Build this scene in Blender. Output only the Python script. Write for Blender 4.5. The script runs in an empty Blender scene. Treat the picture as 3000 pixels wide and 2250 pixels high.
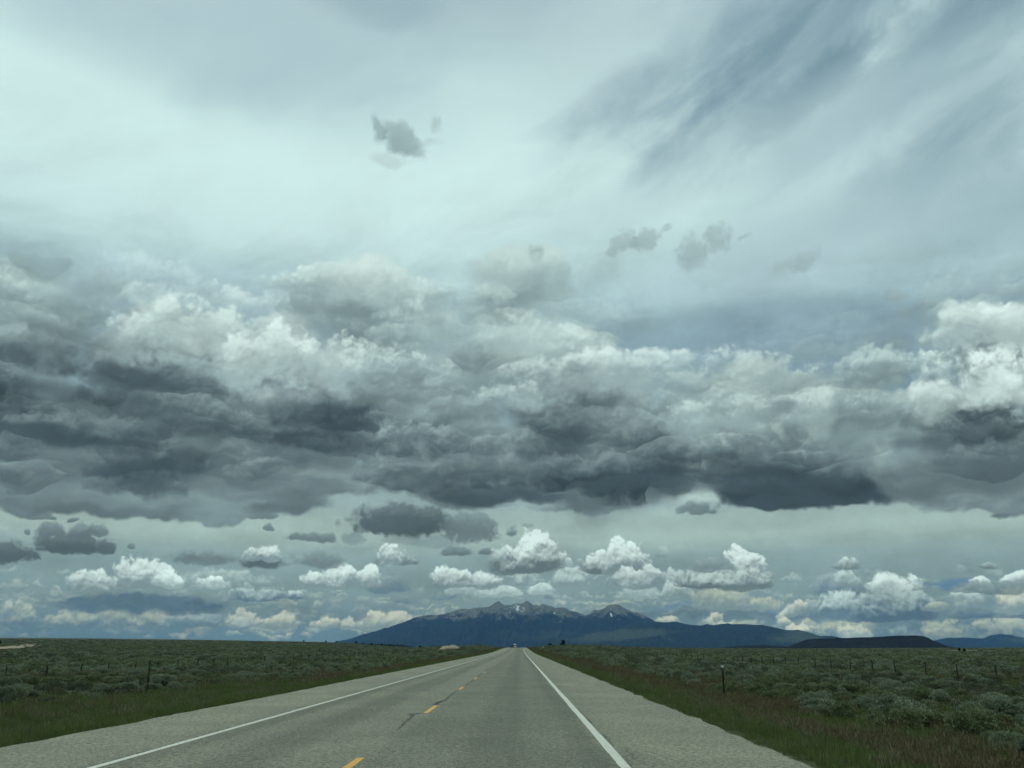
import bpy, bmesh, math, random
import numpy as np
from mathutils import Vector, Matrix

scene = bpy.context.scene
col = scene.collection
R = math.radians

# ------------------------------------------------------------------ camera
PW, PH, FPX = 3000.0, 2250.0, 2594.0          # the photograph's pixels and focal length in them
EYE = 1.6                                      # eye height above the road
PITCH = math.atan((1897.0 - 1125.0) / FPX)     # horizon at y = 1897
YAW = math.atan(21.0 / (FPX * math.cos(PITCH)))  # the road runs along +Y, a little right of the middle
cam_data = bpy.data.cameras.new('camera')
cam_data.sensor_width = 36.0
cam_data.lens = FPX / PW * 36.0
cam_data.clip_start = 0.1
cam_data.clip_end = 250000.0
cam = bpy.data.objects.new('camera', cam_data)
col.objects.link(cam)
cam.location = (0, 0, EYE)
cam.rotation_euler = (math.pi / 2 + PITCH, 0, YAW)
scene.camera = cam
_rot = cam.rotation_euler.to_matrix()

def ray(x, y):
    """unit direction of a photograph pixel"""
    return (_rot @ Vector((x - PW / 2, PH / 2 - y, -FPX))).normalized()

def azel(x, y):
    d = ray(x, y)
    return math.atan2(d.x, d.y), math.asin(d.z)

# ------------------------------------------------------------------ view
vs = scene.view_settings
vs.view_transform = 'Standard'
vs.look = 'None'
vs.gamma = 1.0
vs.exposure = 0.0
vs.use_curve_mapping = False
scene.render.engine = 'CYCLES'
cy = scene.cycles
cy.use_adaptive_sampling = True
cy.adaptive_threshold = 0.025
cy.adaptive_min_samples = 8
cy.use_denoising = True
cy.denoiser = 'OPENIMAGEDENOISE'
cy.max_bounces = 4
cy.diffuse_bounces = 2
cy.glossy_bounces = 2
cy.transmission_bounces = 2
cy.volume_bounces = 0
cy.transparent_max_bounces = 6
cy.caustics_reflective = False
cy.caustics_refractive = False

def s2l(c):
    c = c / 255.0
    return c / 12.92 if c <= 0.04045 else ((c + 0.055) / 1.055) ** 2.4

def lin(rgb):
    return tuple(s2l(v) for v in rgb)

# ------------------------------------------------------------------ node helper
class Graph:
    """thin wrapper that builds shader nodes from expressions"""
    def __init__(self, tree):
        self.t = tree
    def node(self, kind, **kw):
        n = self.t.nodes.new(kind)
        for k, v in kw.items():
            setattr(n, k, v)
        return n
    def put(self, sock, v):
        if isinstance(v, bpy.types.NodeSocket):
            self.t.links.new(v, sock)
        elif v is not None:
            sock.default_value = v
    def m(self, op, a, b=None, c=None, clamp=False):
        n = self.node('ShaderNodeMath', operation=op, use_clamp=clamp)
        for i, v in enumerate((a, b, c)):
            if v is not None:
                self.put(n.inputs[i], v)
        return n.outputs[0]
    def v(self, op, a, b=None, c=None, out=0):
        n = self.node('ShaderNodeVectorMath', operation=op)
        for i, v in enumerate((a, b, c)):
            if v is not None:
                self.put(n.inputs[i], v)
        return n.outputs[out]
    def sep(self, a):
        n = self.node('ShaderNodeSeparateXYZ')
        self.put(n.inputs[0], a)
        return n.outputs
    def comb(self, x, y, z=0.0):
        n = self.node('ShaderNodeCombineXYZ')
        for i, v in enumerate((x, y, z)):
            self.put(n.inputs[i], v)
        return n.outputs[0]
    def ramp01(self, x, lo, hi, smooth=True):
        n = self.node('ShaderNodeMapRange')
        n.interpolation_type = 'SMOOTHSTEP' if smooth else 'LINEAR'
        n.clamp = not smooth
        self.put(n.inputs[0], x); self.put(n.inputs[1], lo); self.put(n.inputs[2], hi)
        n.inputs[3].default_value = 0.0; n.inputs[4].default_value = 1.0
        return n.outputs[0]
    def mix(self, f, a, b, blend='MIX'):
        n = self.node('ShaderNodeMix', data_type='RGBA', blend_type=blend)
        n.clamp_factor = False
        for s, v in ((n.inputs[0], f), (n.inputs[6], a), (n.inputs[7], b)):
            if isinstance(v, tuple) and len(v) == 3:
                v = v + (1.0,)
            self.put(s, v)
        return n.outputs[2]
    def noise(self, vec, scale, detail=4.0, rough=0.5, dist=0.0, lac=2.0, color=False, dims='3D'):
        n = self.node('ShaderNodeTexNoise', noise_dimensions=dims)
        if vec is not None:
            self.put(n.inputs['Vector'], vec)
        n.inputs['Scale'].default_value = scale
        n.inputs['Detail'].default_value = detail
        n.inputs['Roughness'].default_value = rough
        n.inputs['Distortion'].default_value = dist
        n.inputs['Lacunarity'].default_value = lac
        return n.outputs[1 if color else 0]
    def voronoi(self, vec, scale, detail=0.0, feature='SMOOTH_F1', smooth=0.6, rough=0.5, out='Distance', rnd=1.0, dims='2D'):
        n = self.node('ShaderNodeTexVoronoi', feature=feature, voronoi_dimensions=dims)
        self.put(n.inputs['Vector'], vec)
        n.inputs['Scale'].default_value = scale
        n.inputs['Detail'].default_value = detail
        n.inputs['Roughness'].default_value = rough
        n.inputs['Randomness'].default_value = rnd
        if feature == 'SMOOTH_F1':
            n.inputs['Smoothness'].default_value = smooth
        return n.outputs[out]
    def curve(self, x, pts, loc=None):
        n = self.node('ShaderNodeValToRGB')
        e = n.color_ramp.elements
        for i, (p, c) in enumerate(pts):
            if i < 2:
                k = e[i]; k.position = p
            else:
                k = e.new(p)
            k.color = tuple(c) + (1.0,)
        self.put(n.inputs[0], x)
        return n.outputs[0]

# ------------------------------------------------------------------ sun (behind the cloud deck: weak and very soft)
SUN_EL, SUN_AZ = R(56), R(-28)                 # azimuth from +Y towards +X
sun_data = bpy.data.lights.new('sun', 'SUN')
sun_data.energy = 0.9
sun_data.angle = R(24)
sun_data.color = (1.0, 0.95, 0.86)
sun = bpy.data.objects.new('sun', sun_data)
col.objects.link(sun)
_sd = Vector((math.sin(SUN_AZ) * math.cos(SUN_EL), math.cos(SUN_AZ) * math.cos(SUN_EL), math.sin(SUN_EL)))
sun.rotation_euler = _sd.to_track_quat('Z', 'Y').to_euler()
sun.location = (0, 0, 50)

# ------------------------------------------------------------------ sky: blue air, a high veil and the cumulus banks over it
world = bpy.data.worlds.new('World')
scene.world = world
world.use_nodes = True
wt = world.node_tree
wt.nodes.clear()
STRENGTH = 0.1
AIR_DENSITY, AIR_TOP, AIR_REACH = 0.0000135, 2100.0, 46000.0     # the haze box below
AIR_COLOUR, AIR_LIGHT = (0.20, 0.50, 1.0), 0.29
w_out = wt.nodes.new('ShaderNodeOutputWorld')
w_bg = wt.nodes.new('ShaderNodeBackground')
w_bg.inputs['Strength'].default_value = STRENGTH
wt.links.new(w_bg.outputs[0], w_out.inputs[0])
try:
    world.cycles.sampling_method = 'MANUAL'
    world.cycles.sample_map_resolution = 512
except Exception:
    pass
g = Graph(wt)

SKYGAIN = 1.0
def skyc(rgb):
    return tuple(v * SKYGAIN / STRENGTH for v in lin(rgb))

nish = g.node('ShaderNodeTexSky', sky_type='NISHITA')
nish.sun_disc = False
nish.sun_elevation = SUN_EL
nish.sun_rotation = SUN_AZ
nish.altitude = 2300.0
nish.air_density = 1.0
nish.dust_density = 0.6

tc = g.node('ShaderNodeTexCoord')
D = g.v('NORMALIZE', tc.outputs['Generated'])
dx, dy, dz = g.sep(D)
az = g.m('ARCTAN2', dx, dy)
# the banks in view go on round the horizon: azimuth folds every 90 degrees, the noise does not
azf = g.m('SUBTRACT', g.m('PINGPONG', g.m('ADD', az, R(45) + 2 * math.pi), R(90)), R(45))
el = g.m('ARCSINE', dz)
P0 = g.comb(azf, el, 0.0)

# noise fields over azimuth and elevation
A0 = g.comb(az, el, 0.0)
def n2(vec, scale, detail, rough, color=False):
    return g.noise(vec, scale, detail, rough, color=color, dims='2D')
def half(v):
    return g.v('SUBTRACT', v, (0.5, 0.5, 0.5))
def shift(v, a, b):
    return g.v('ADD', v, (a, b, 0.0))
wl = half(n2(A0, 8.0, 3.0, 0.5, True))
wm = half(n2(shift(A0, 7.3, 2.9), 34.0, 3.0, 0.5, True))
wf = half(n2(shift(A0, 3.1, 5.7), 120.0, 3.0, 0.5, True))
A_s = g.v('MULTIPLY_ADD', wf, (0.009, 0.008, 0.0), g.v('MULTIPLY_ADD', wm, (0.02, 0.016, 0.0), A0))
A_b = g.v('MULTIPLY_ADD', wm, (0.020, 0.016, 0.0), A0)
def puffs(vec, scale, fine):
    d1 = g.voronoi(vec, scale, 0.0, 'F1', rnd=0.95)
    d2 = g.voronoi(vec, scale * 2.3, 0.0, 'F1', rnd=0.95)
    o = g.m('MULTIPLY_ADD', d2, fine, d1)
    return o
UPS, UPB = (-0.0012, 0.0036), (-0.004, 0.016)
puff_s = puffs(A_s, 95.0, 0.5)
puff_s_up = puffs(shift(A_s, *UPS), 95.0, 0.5)
puff_b = puffs(A_b, 30.0, 0.5)
puff_b_up = puffs(shift(A_b, *UPB), 30.0, 0.5)
N_mid = n2(shift(A0, 1.1, 0.3), 40.0, 5.0, 0.46)
N_mid_up = n2(shift(A0, 1.1 + UPS[0], 0.3 + UPS[1]), 40.0, 5.0, 0.46)
N_big = n2(shift(A0, 2.2, 8.3), 13.0, 6.0, 0.46)
N_big_up = n2(shift(A0, 2.2 + UPB[0], 8.3 + UPB[1]), 13.0, 6.0, 0.46)
# displaced coordinates (small clouds, large clouds)
P_s = g.v('MULTIPLY_ADD', wm, (0.016, 0.010, 0.0), P0)
P_b = g.v('MULTIPLY_ADD', wl, (0.075, 0.040, 0.0), g.v('MULTIPLY_ADD', wm, (0.022, 0.014, 0.0), P0))
P_v = g.v('MULTIPLY_ADD', wl, (0.03, 0.03, 0.0), P0)
# edge fields in about -1..1 and relief fields
E_s = g.m('ADD', g.m('MULTIPLY', g.m('SUBTRACT', N_mid, 0.5), 2.4), g.m('MULTIPLY', g.m('SUBTRACT', 0.62, puff_s), 0.9))
E_b = g.m('ADD', g.m('MULTIPLY', g.m('SUBTRACT', N_big, 0.5), 4.2), g.m('MULTIPLY', g.m('SUBTRACT', 0.62, puff_b), 0.5))
Rl_s = g.m('ADD', g.m('MULTIPLY', g.m('SUBTRACT', N_mid, N_mid_up), 2.2), g.m('MULTIPLY', g.m('SUBTRACT', puff_s_up, puff_s), 0.40))
Rl_b = g.m('ADD', g.m('MULTIPLY', g.m('SUBTRACT', N_big, N_big_up), 2.4), g.m('MULTIPLY', g.m('SUBTRACT', puff_b_up, puff_b), 0.10))
P_m = g.v('MULTIPLY_ADD', wl, (0.030, 0.018, 0.0), g.v('MULTIPLY_ADD', wm, (0.022, 0.014, 0.0), P0))
E_m = g.m('ADD', g.m('MULTIPLY', E_s, 0.75), g.m('MULTIPLY', E_b, 0.6))
Rl_m = g.m('ADD', g.m('MULTIPLY', Rl_s, 0.55), g.m('MULTIPLY', Rl_b, 0.7))
# slow tone inside the deck, drawn out along the horizon
N_tone = n2(g.v('MULTIPLY', g.v('MULTIPLY_ADD', wm, (0.03, 0.012, 0.0), shift(A0, 4.4, 1.9)), (8.0, 26.0, 1.0)), 1.0, 5.0, 0.5)
T_b = g.m('MULTIPLY', g.m('SUBTRACT', N_tone, 0.5), 4.0)
# fibrous veil: stretched, tilted noise
ca, sa = math.cos(R(24)), math.sin(R(24))
su = g.m('ADD', g.m('MULTIPLY', azf, ca), g.m('MULTIPLY', el, sa))
sv = g.m('SUBTRACT', g.m('MULTIPLY', el, ca), g.m('MULTIPLY', azf, sa))
Sx = g.comb(g.m('MULTIPLY', su, 6.0), g.m('MULTIPLY', sv, 15.0), 0.0)
N_str = g.noise(Sx, 1.0, 7.0, 0.6, 0.25, dims='2D')
Hx = g.comb(g.m('MULTIPLY', az, 6.0), g.m('MULTIPLY', el, 60.0), 0.0)
N_hor = g.noise(Hx, 1.0, 5.0, 0.55, dims='2D')
E_v = g.m('MULTIPLY', g.m('SUBTRACT', N_str, 0.5), 2.4)

# 1. the veil by elevation (goes on to the zenith)
def elev(y):
    return PITCH + math.atan((PH / 2 - y) / FPX)
V = [(2250, (80, 105, 118)), (1900, (86, 118, 134)), (1850, (93, 125, 139)), (1790, (114, 140, 146)), (1740, (122, 147, 149)), (1690, (126, 151, 153)),
     (1640, (132, 157, 158)), (1575, (160, 184, 177)), (1540, (156, 180, 174)), (1470, (146, 170, 170)), (1380, (140, 165, 169)),
     (1200, (140, 168, 176)), (1000, (146, 175, 183)), (860, (170, 200, 203)), (740, (188, 217, 217)), (560, (203, 232, 230)),
     (420, (206, 235, 233)), (260, (196, 224, 224)), (120, (178, 205, 209)), (0, (168, 194, 201))]
pts = [((elev(y) + 0.2) / 2.0, skyc(c)) for y, c in V] + [((R(60) + 0.2) / 2.0, skyc((170, 196, 202))), ((R(90) + 0.2) / 2.0, skyc((176, 202, 206)))]
elw = g.m('ADD', el, g.m('ADD', g.m('MULTIPLY', g.m('SUBTRACT', N_hor, 0.5), 0.020), g.m('MULTIPLY', g.m('SUBTRACT', N_str, 0.5), 0.06)))
elw = g.m('ADD', g.m('MULTIPLY', g.ramp01(el, 0.20, 0.42), g.m('SUBTRACT', elw, el)), g.m('ADD', el, g.m('MULTIPLY', g.m('SUBTRACT', N_hor, 0.5), 0.010)))
veil = g.curve(g.m('MULTIPLY', g.m('ADD', elw, 0.2), 0.5), pts[:0] + pts)
fib = g.m('MULTIPLY_ADD', g.m('MULTIPLY', g.m('SUBTRACT', N_str, 0.5), g.ramp01(el, 0.22, 0.42)), 0.30, 1.0)
C = g.mix(0.985, nish.outputs[0], g.mix(1.0, veil, g.comb(fib, fib, fib), 'MULTIPLY'))

# 2. cloud banks, far to near.  x0 x1 = the ends, yt yb = top and base (photograph pixels, turned into azimuth and elevation)
TONE = dict(W=(212, 234, 229), w=(190, 214, 209), p=(168, 192, 188), g=(142, 165, 167), h=(123, 145, 148), d=(101, 120, 124), k=(80, 97, 103),
            K=(67, 83, 91), c=(178, 191, 172), C=(200, 209, 190), b=(98, 125, 139), B=(84, 110, 126), n=(78, 122, 160), s=(128, 156, 170),
            S=(116, 146, 161), v=(206, 236, 233), u=(168, 195, 202), x=(186, 212, 214))
def field(P, E, Rl):
    x, y, _ = g.sep(P)
    return x, y, E, Rl
FIELD = {'s': field(P_s, E_s, Rl_s), 'b': field(P_b, E_b, Rl_b), 'v': field(P_v, E_v, Rl_b), 'd': field(P_b, E_b, T_b),
         'm': field(P_m, E_m, Rl_m)}

# one cloud as a node group: an ellipse in azimuth and elevation, flattened below its base, its edge broken by the edge field,
# and its tone running from base to head
_IN = ['pu', 'pv', 'edge', 'relief', 'xu', 'xv', 'xc', 'yu', 'yv', 'yc', 'flat', 'amp', 'soft', 'op', 's0', 's1', 'rel', 'bsoft']
def bank_group(tilted):
    grp = bpy.data.node_groups.new('cloud_bank', 'ShaderNodeTree')
    grp.interface.new_socket('sky', in_out='INPUT', socket_type='NodeSocketColor')
    for n in _IN:
        grp.interface.new_socket(n, in_out='INPUT', socket_type='NodeSocketFloat')
    for n in ('light', 'dark'):
        grp.interface.new_socket(n, in_out='INPUT', socket_type='NodeSocketColor')
    grp.interface.new_socket('sky', in_out='OUTPUT', socket_type='NodeSocketColor')
    c = Graph(grp)
    gi = c.node('NodeGroupInput'); go = c.node('NodeGroupOutput')
    i = {k.name: k for k in gi.outputs}
    if tilted:
        qx = c.m('MULTIPLY_ADD', i['pu'], i['xu'], c.m('MULTIPLY_ADD', i['pv'], i['xv'], i['xc']))
        qy = c.m('MULTIPLY_ADD', i['pu'], i['yu'], c.m('MULTIPLY_ADD', i['pv'], i['yv'], i['yc']))
    else:
        qx = c.m('MULTIPLY_ADD', i['pu'], i['xu'], i['xc'])
        qy = c.m('MULTIPLY_ADD', i['pv'], i['yv'], i['yc'])
    yy = c.m('MAXIMUM', qy, c.m('MULTIPLY', qy, i['flat']))
    r2 = c.m('MULTIPLY_ADD', yy, yy, c.m('MULTIPLY', qx, qx))
    t = c.m('SUBTRACT', c.m('MULTIPLY_ADD', i['edge'], i['amp'], 1.0), r2)
    sf = c.m('MULTIPLY_ADD', c.ramp01(qy, 0.85, 0.05), i['bsoft'], i['soft'])            # crisp head, soft base
    al = c.m('MULTIPLY', c.ramp01(c.m('DIVIDE', t, sf), -0.35, 0.65), i['op'])
    sh = c.m('MULTIPLY_ADD', i['relief'], i['rel'], qy)
    cc = c.mix(c.ramp01(sh, i['s0'], i['s1']), i['dark'], i['light'])
    grp.links.new(c.mix(al, i['sky'], cc), go.inputs[0])
    return grp
_cg = [bank_group(False), bank_group(True)]

BANKS = []
_TL = [50, 64, 95, 120, 147, 167, 192, 214, 236, 250]
_TC = [(46, 60, 68), (54, 68, 76), (80, 97, 103), (101, 121, 125), (127, 148, 150), (144, 167, 169), (168, 192, 190), (190, 214, 210), (213, 236, 231), (228, 249, 244)]
def tone(t):
    """a named cloud tone, or one given by its brightness"""
    if isinstance(t, str):
        return TONE[t]
    return tuple(float(np.interp(t, _TL, [c[k] for c in _TC])) for k in range(3))
def cloud(kind, x0, x1, yt, yb, light, dark, amp=0.6, soft=0.5, flat=4.0, op=1.0, s0=0.08, s1=0.8, rel=1.0, tilt=0.0, bsoft=0.0):
    xm, ym = (x0 + x1) / 2, (yt + yb) / 2
    a0, a1 = azel(x0, ym)[0], azel(x1, ym)[0]
    if flat <= 1.0:
        vb = azel(xm, ym)[1]; h = abs(azel(xm, yt)[1] - azel(xm, yb)[1]) / 2
    else:
        vb = azel(xm, yb)[1]; h = azel(xm, yt)[1] - vb
    uc, hw = (a0 + a1) / 2, (a1 - a0) / 2
    ct, st = math.cos(R(tilt)), math.sin(R(tilt))
    vals = dict(xu=ct / hw, xv=st / hw, xc=-(uc * ct + vb * st) / hw, yu=-st / h, yv=ct / h, yc=(uc * st - vb * ct) / h,
                flat=-flat, amp=amp, soft=soft, op=op, s0=s0, s1=s1, rel=rel, bsoft=bsoft,
                light=skyc(tone(light)) + (1,), dark=skyc(tone(dark)) + (1,))
    grow = math.sqrt(1 + amp * {'s': 0.9, 'm': 0.9, 'b': 1.0, 'd': 1.0, 'v': 0.7}[kind] + 0.30 * soft)
    mu, mv = {'s': (0.005, 0.004), 'm': (0.012, 0.008), 'b': (0.026, 0.015), 'd': (0.026, 0.015), 'v': (0.008, 0.008)}[kind]
    eu = grow * math.hypot(hw * ct, h * st) + mu
    ev = grow * math.hypot(hw * st, h * ct) + mv
    low = ev if flat <= 1.0 else math.sqrt(grow ** 2 + 0.30 * bsoft) * h / flat + abs(hw * st) + mv
    BANKS.append((kind, (uc - eu, uc + eu, vb - low, vb + ev), vals))

def patch(kind, x, y, hw, hh, tone, op=1.0, amp=0.7, soft=1.2, tilt=0.0):
    if kind == 'v':
        soft, amp = soft * 1.9, amp * 1.2
    cloud(kind, x - hw, x + hw, y - hh, y + hh, tone, tone, amp, soft, 1.0, op, tilt=tilt)

# --- the high veil: brighter and darker fields
patch('v', 560, 520, 1000, 260, 'v', 0.6, 0.5, 1.2)
patch('v', 430, 90, 900, 190, 'u', 0.75, 0.7, 1.3, -6)
patch('v', 1000, 190, 420, 120, 'u', 0.5, 0.9, 1.3, 12)
patch('v', 1130, 30, 220, 70, 's', 0.45, 0.9, 1.3)
patch('v', 1750, 170, 260, 210, 'x', 0.8, 0.9, 1.3, 30)
patch('v', 2350, 60, 700, 170, 's', 0.85, 0.9, 1.2, 20)
patch('v', 2330, 240, 520, 150, 's', 0.8, 1.0, 1.2, 24)
patch('v', 2430, 225, 260, 80, 'S', 0.95, 1.0, 0.9, 24)
patch('v', 2250, 130, 260, 50, 'S', 0.6, 1.2, 1.0, 32)
patch('v', 2880, 50, 380, 130, 'S', 0.95, 0.9, 1.0, 20)
patch('v', 2650, 200, 560, 130, 's', 0.7, 1.0, 1.2, 22)
patch('v', 2050, 350, 260, 70, 's', 0.5, 1.1, 1.1, 28)
patch('v', 2150, 460, 620, 90, 'x', 0.45, 0.8, 1.2, 17)
patch('v', 2850, 420, 480, 130, 's', 0.85, 0.9, 1.2, 18)
patch('v', 2960, 600, 330, 110, 'S', 0.6, 0.9, 1.2, 10)
patch('v', 2500, 700, 620, 170, 'u', 0.75, 0.7, 1.3, 6)
patch('v', 2620, 330, 520, 110, 'u', 0.75, 0.5, 1.0, 18)
patch('v', 2900, 240, 300, 110, 's', 0.55, 0.6, 1.0, 18)
patch('v', 2250, 1005, 560, 130, 's', 0.8, 0.6, 1.2)
patch('v', 2560, 1100, 330, 80, 'S', 0.7, 0.6, 1.2)
patch('v', 620, 850, 420, 100, 'u', 0.55, 0.7, 1.2)
patch('b', 2762, 1715, 110, 20, 'n', 0.65, 0.6, 1.4)
patch('b', 2120, 1792, 330, 14, 'B', 0.5, 0.6, 0.9)
patch('b', 2300, 1772, 60, 14, 'n', 0.35, 0.6, 0.9)
patch('b', 1990, 1776, 130, 12, 'n', 0.3, 0.6, 0.9)

# --- lone scud high up: a few torn scraps
def scrap(x0, x1, yt, yb, t=150, op=0.7, amp=0.9, soft=0.9, tilt=0.0):
    cloud('m', x0, x1, yt, yb, t + 10, t - 2, amp * 1.25, soft * 1.7, 1.0, op * 0.85, -0.8, 0.9, 1.0, tilt)
scrap(1072, 1118, 338, 412, 158, 0.85, 0.7, 0.7); scrap(1100, 1215, 350, 430, 162, 0.85, 0.8, 0.8, -12); scrap(1130, 1250, 385, 442, 168, 0.7, 0.9, 1.0, -20)
scrap(1262, 1305, 340, 400, 178, 0.7, 0.8, 0.9, 60); scrap(1225, 1300, 398, 424, 185, 0.6, 0.9, 1.2); scrap(1070, 1180, 440, 475, 190, 0.5, 0.9, 1.3)

# --- cumulus along the horizon, the farthest first
def cu(x0, x1, yt, yb, light='C', dark='b', amp=0.55, soft=0.35, op=1.0, s0=0.0, s1=0.75, rel=1.0, flat=5.0):
    cloud('s', x0, x1, yt, yb, light, dark, amp * 1.15, soft * 1.2, flat, op * 0.95, s0 - 0.1, s1 + 0.25, rel * 0.75, bsoft=0.3)

cu(-40, 120, 1772, 1826, 'c', 'b', 0.7, 0.6, 0.8)
cu(110, 300, 1795, 1834, 'c', 'b', 0.8, 0.7, 0.8)
cu(250, 420, 1785, 1834, 'c', 'b', 0.7, 0.6, 0.8)
cu(400, 492, 1774, 1836, 'c', 'b', 0.5, 0.5, 0.85)
cu(480, 680, 1792, 1832, 'p', 'b', 0.8, 0.8, 0.6)
cu(640, 790, 1788, 1832, 'C', 'h', 0.6, 0.4, 0.9)
cu(680, 745, 1774, 1826, 'C', 'g', 0.5, 0.4, 0.9)
cu(760, 895, 1792, 1832, 'C', 'h', 0.6, 0.4, 0.9)
cu(905, 1090, 1808, 1838, 'C', 'h', 0.7, 0.5, 0.85)
cu(1050, 1225, 1788, 1838, 'C', 'h', 0.6, 0.4, 0.95)
cu(1915, 2000, 1804, 1824, 'C', 'h', 0.9, 0.5, 0.9)
cu(2060, 2110, 1804, 1838, 'C', 'h', 1.0, 0.5, 0.9); cu(2082, 2128, 1790, 1818, 'C', 'h', 1.0, 0.5, 0.9); cu(2095, 2150, 1816, 1838, 'C', 'h', 1.0, 0.5, 0.85)
cu(2130, 2225, 1812, 1840, 'c', 'b', 0.7, 0.5, 0.8)
cu(2385, 2480, 1802, 1862, 'c', 'b', 0.7, 0.6, 0.8)
cu(2450, 2570, 1795, 1860, 'c', 'h', 0.7, 0.6, 0.9)
cu(2440, 2560, 1830, 1866, 'C', 'g', 0.7, 0.5, 0.8)
for _x, _y, _w, _h in ((2292, 1812, 22, 22), (2320, 1800, 24, 26), (2348, 1790, 24, 26), (2300, 1828, 28, 18), (2368, 1838, 30, 24), (2335, 1850, 36, 20), (2375, 1820, 20, 22)):
    cu(_x - _w, _x + _w, _y - _h, _y + 4, 'C', 'h', 1.0, 0.5, 0.9)
cu(2670, 2860, 1812, 1862, 'c', 'b', 0.8, 0.6, 0.85)
cu(2820, 3080, 1806, 1866, 'c', 'b', 0.8, 0.6, 0.85)
cu(2700, 2900, 1838, 1872, 'c', 'h', 0.8, 0.6, 0.7)
cu(2560, 2700, 1832, 1866, 'p', 'b', 0.8, 0.7, 0.6)
# middle row, left
patch('s', 420, 1768, 270, 32, 'B', 0.85, 0.7, 0.9)
cu(540, 655, 1736, 1770, 'h', 'B', 0.6, 0.5)
cu(668, 880, 1718, 1752, 'w', 'b', 0.75, 0.35)
cu(500, 820, 1668, 1716, 'p', 'h', 0.5, 0.6, 0.8)
cu(560, 676, 1690, 1720, 'W', 'g', 0.7, 0.35)
cu(200, 352, 1668, 1722, 'W', 'h', 0.5, 0.28)
cu(330, 520, 1628, 1712, 'W', 'h', 0.5, 0.25)
cu(440, 530, 1672, 1712, 'W', 'g', 0.5, 0.3)
cu(866, 1010, 1675, 1714, 'W', 'h', 0.55, 0.28)
cu(925, 1060, 1650, 1716, 'W', 'h', 0.5, 0.28)
cu(1040, 1124, 1656, 1716, 'W', 'h', 0.5, 0.28)
cu(1075, 1220, 1696, 1730, 'h', 'b', 0.6, 0.5, 0.9)
# middle row, centre
cu(1250, 1345, 1738, 1757, 'g', 'b', 0.5, 0.5, 0.9)
cu(1300, 1400, 1706, 1738, 'w', 'g', 0.6, 0.35)
cu(1400, 1535, 1713, 1745, 'w', 'g', 0.65, 0.35)
cu(1535, 1630, 1710, 1740, 'w', 'g', 0.65, 0.4)
cu(1252, 1385, 1656, 1713, 'W', 'h', 0.5, 0.28)
cu(1350, 1480, 1668, 1714, 'W', 'h', 0.55, 0.3)
cu(1484, 1590, 1664, 1708, 'w', 'h', 0.55, 0.35)
cu(1606, 1730, 1658, 1712, 'w', 'h', 0.55, 0.35)
cu(1636, 1690, 1636, 1662, 'W', 'g', 0.5, 0.35)
cu(1090, 1240, 1612, 1650, 'p', 'd', 0.6, 0.4)
cu(1102, 1180, 1596, 1648, 'W', 'h', 0.45, 0.3)
cu(1290, 1378, 1598, 1626, 'h', 'd', 0.5, 0.4)
cu(1396, 1446, 1610, 1630, 'h', 'd', 0.4, 0.4)
cu(1418, 1630, 1592, 1668, 'w', 'd', 0.5, 0.25)
cu(1470, 1662, 1556, 1660, 'W', 'd', 0.45, 0.22, 1.0, 0.0, 0.6)
cu(1155, 1208, 1748, 1764, 'h', 'b', 0.4, 0.5, 0.9)
cu(1588, 1622, 1744, 1756, 'h', 'b', 0.4, 0.5, 0.8)
patch('s', 1430, 1766, 60, 8, 'h', 0.8, 0.8, 0.6)
patch('s', 1345, 1768, 30, 6, 'h', 0.8, 0.8, 0.6)
# middle row, right
cu(1820, 1935, 1700, 1745, 'w', 'g', 0.6, 0.35)
cu(1926, 2035, 1668, 1708, 'w', 'h', 0.6, 0.35)
cu(1930, 2040, 1710, 1745, 'w', 'h', 0.6, 0.35)
cu(1702, 1850, 1608, 1672, 'W', 'd', 0.45, 0.22)
cu(1755, 1912, 1574, 1674, 'W', 'h', 0.45, 0.22)
cu(1922, 1960, 1598, 1628, 'p', 'h', 0.4, 0.5, 0.8)
cu(1785, 1935, 1660, 1716, 'W', 'h', 0.5, 0.25)
cu(1850, 1930, 1645, 1710, 'W', 'h', 0.5, 0.25)
cu(2025, 2210, 1708, 1780, 'c', 'h', 0.5, 0.35)
cu(2180, 2300, 1750, 1782, 'c', 'h', 0.5, 0.4, 0.9)
cu(1985, 2180, 1640, 1708, 'w', 'd', 0.5, 0.28)
cu(2080, 2260, 1606, 1712, 'W', 'd', 0.5, 0.25)
cu(1990, 2255, 1672, 1714, 'w', 'd', 0.6, 0.35)
cu(2010, 2158, 1632, 1670, 'g', 'h', 0.5, 0.3)
cu(2360, 2540, 1682, 1735, 'g', 'b', 0.5, 0.5)
cu(2440, 2524, 1634, 1664, 'w', 'd', 0.7, 0.4, 0.9)
cu(2440, 2530, 1674, 1706, 'w', 'h', 1.0, 0.6, 0.8)
cu(2365, 2600, 1728, 1806, 'w', 'b', 0.55, 0.45, 1.0, 0.05)
cu(2540, 2705, 1672, 1760, 'W', 'g', 0.55, 0.28)
cu(2480, 2760, 1728, 1808, 'p', 'B', 0.5, 0.45, 1.0, 0.15)
cu(2668, 2705, 1712, 1728, 'p', 'h', 0.4, 0.3)
cu(2700, 2800, 1762, 1786, 'c', 'h', 0.5, 0.35)
cu(2764, 2880, 1726, 1772, 'w', 'h', 0.5, 0.35)
cu(2740, 3080, 1772, 1806, 'h', 'B', 0.6, 0.6, 0.8)
cu(2884, 3080, 1712, 1786, 'C', 'h', 0.5, 0.3)
cu(2832, 2910, 1692, 1728, 'W', 'g', 0.9, 0.4)
cu(2925, 3060, 1676, 1708, 'W', 'g', 0.9, 0.4)
cu(2760, 3080, 1702, 1732, 'h', 'd', 1.2, 0.7, 0.85)
cu(2868, 2916, 1642, 1662, 'p', 'd', 0.4, 0.5, 0.8)

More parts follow.
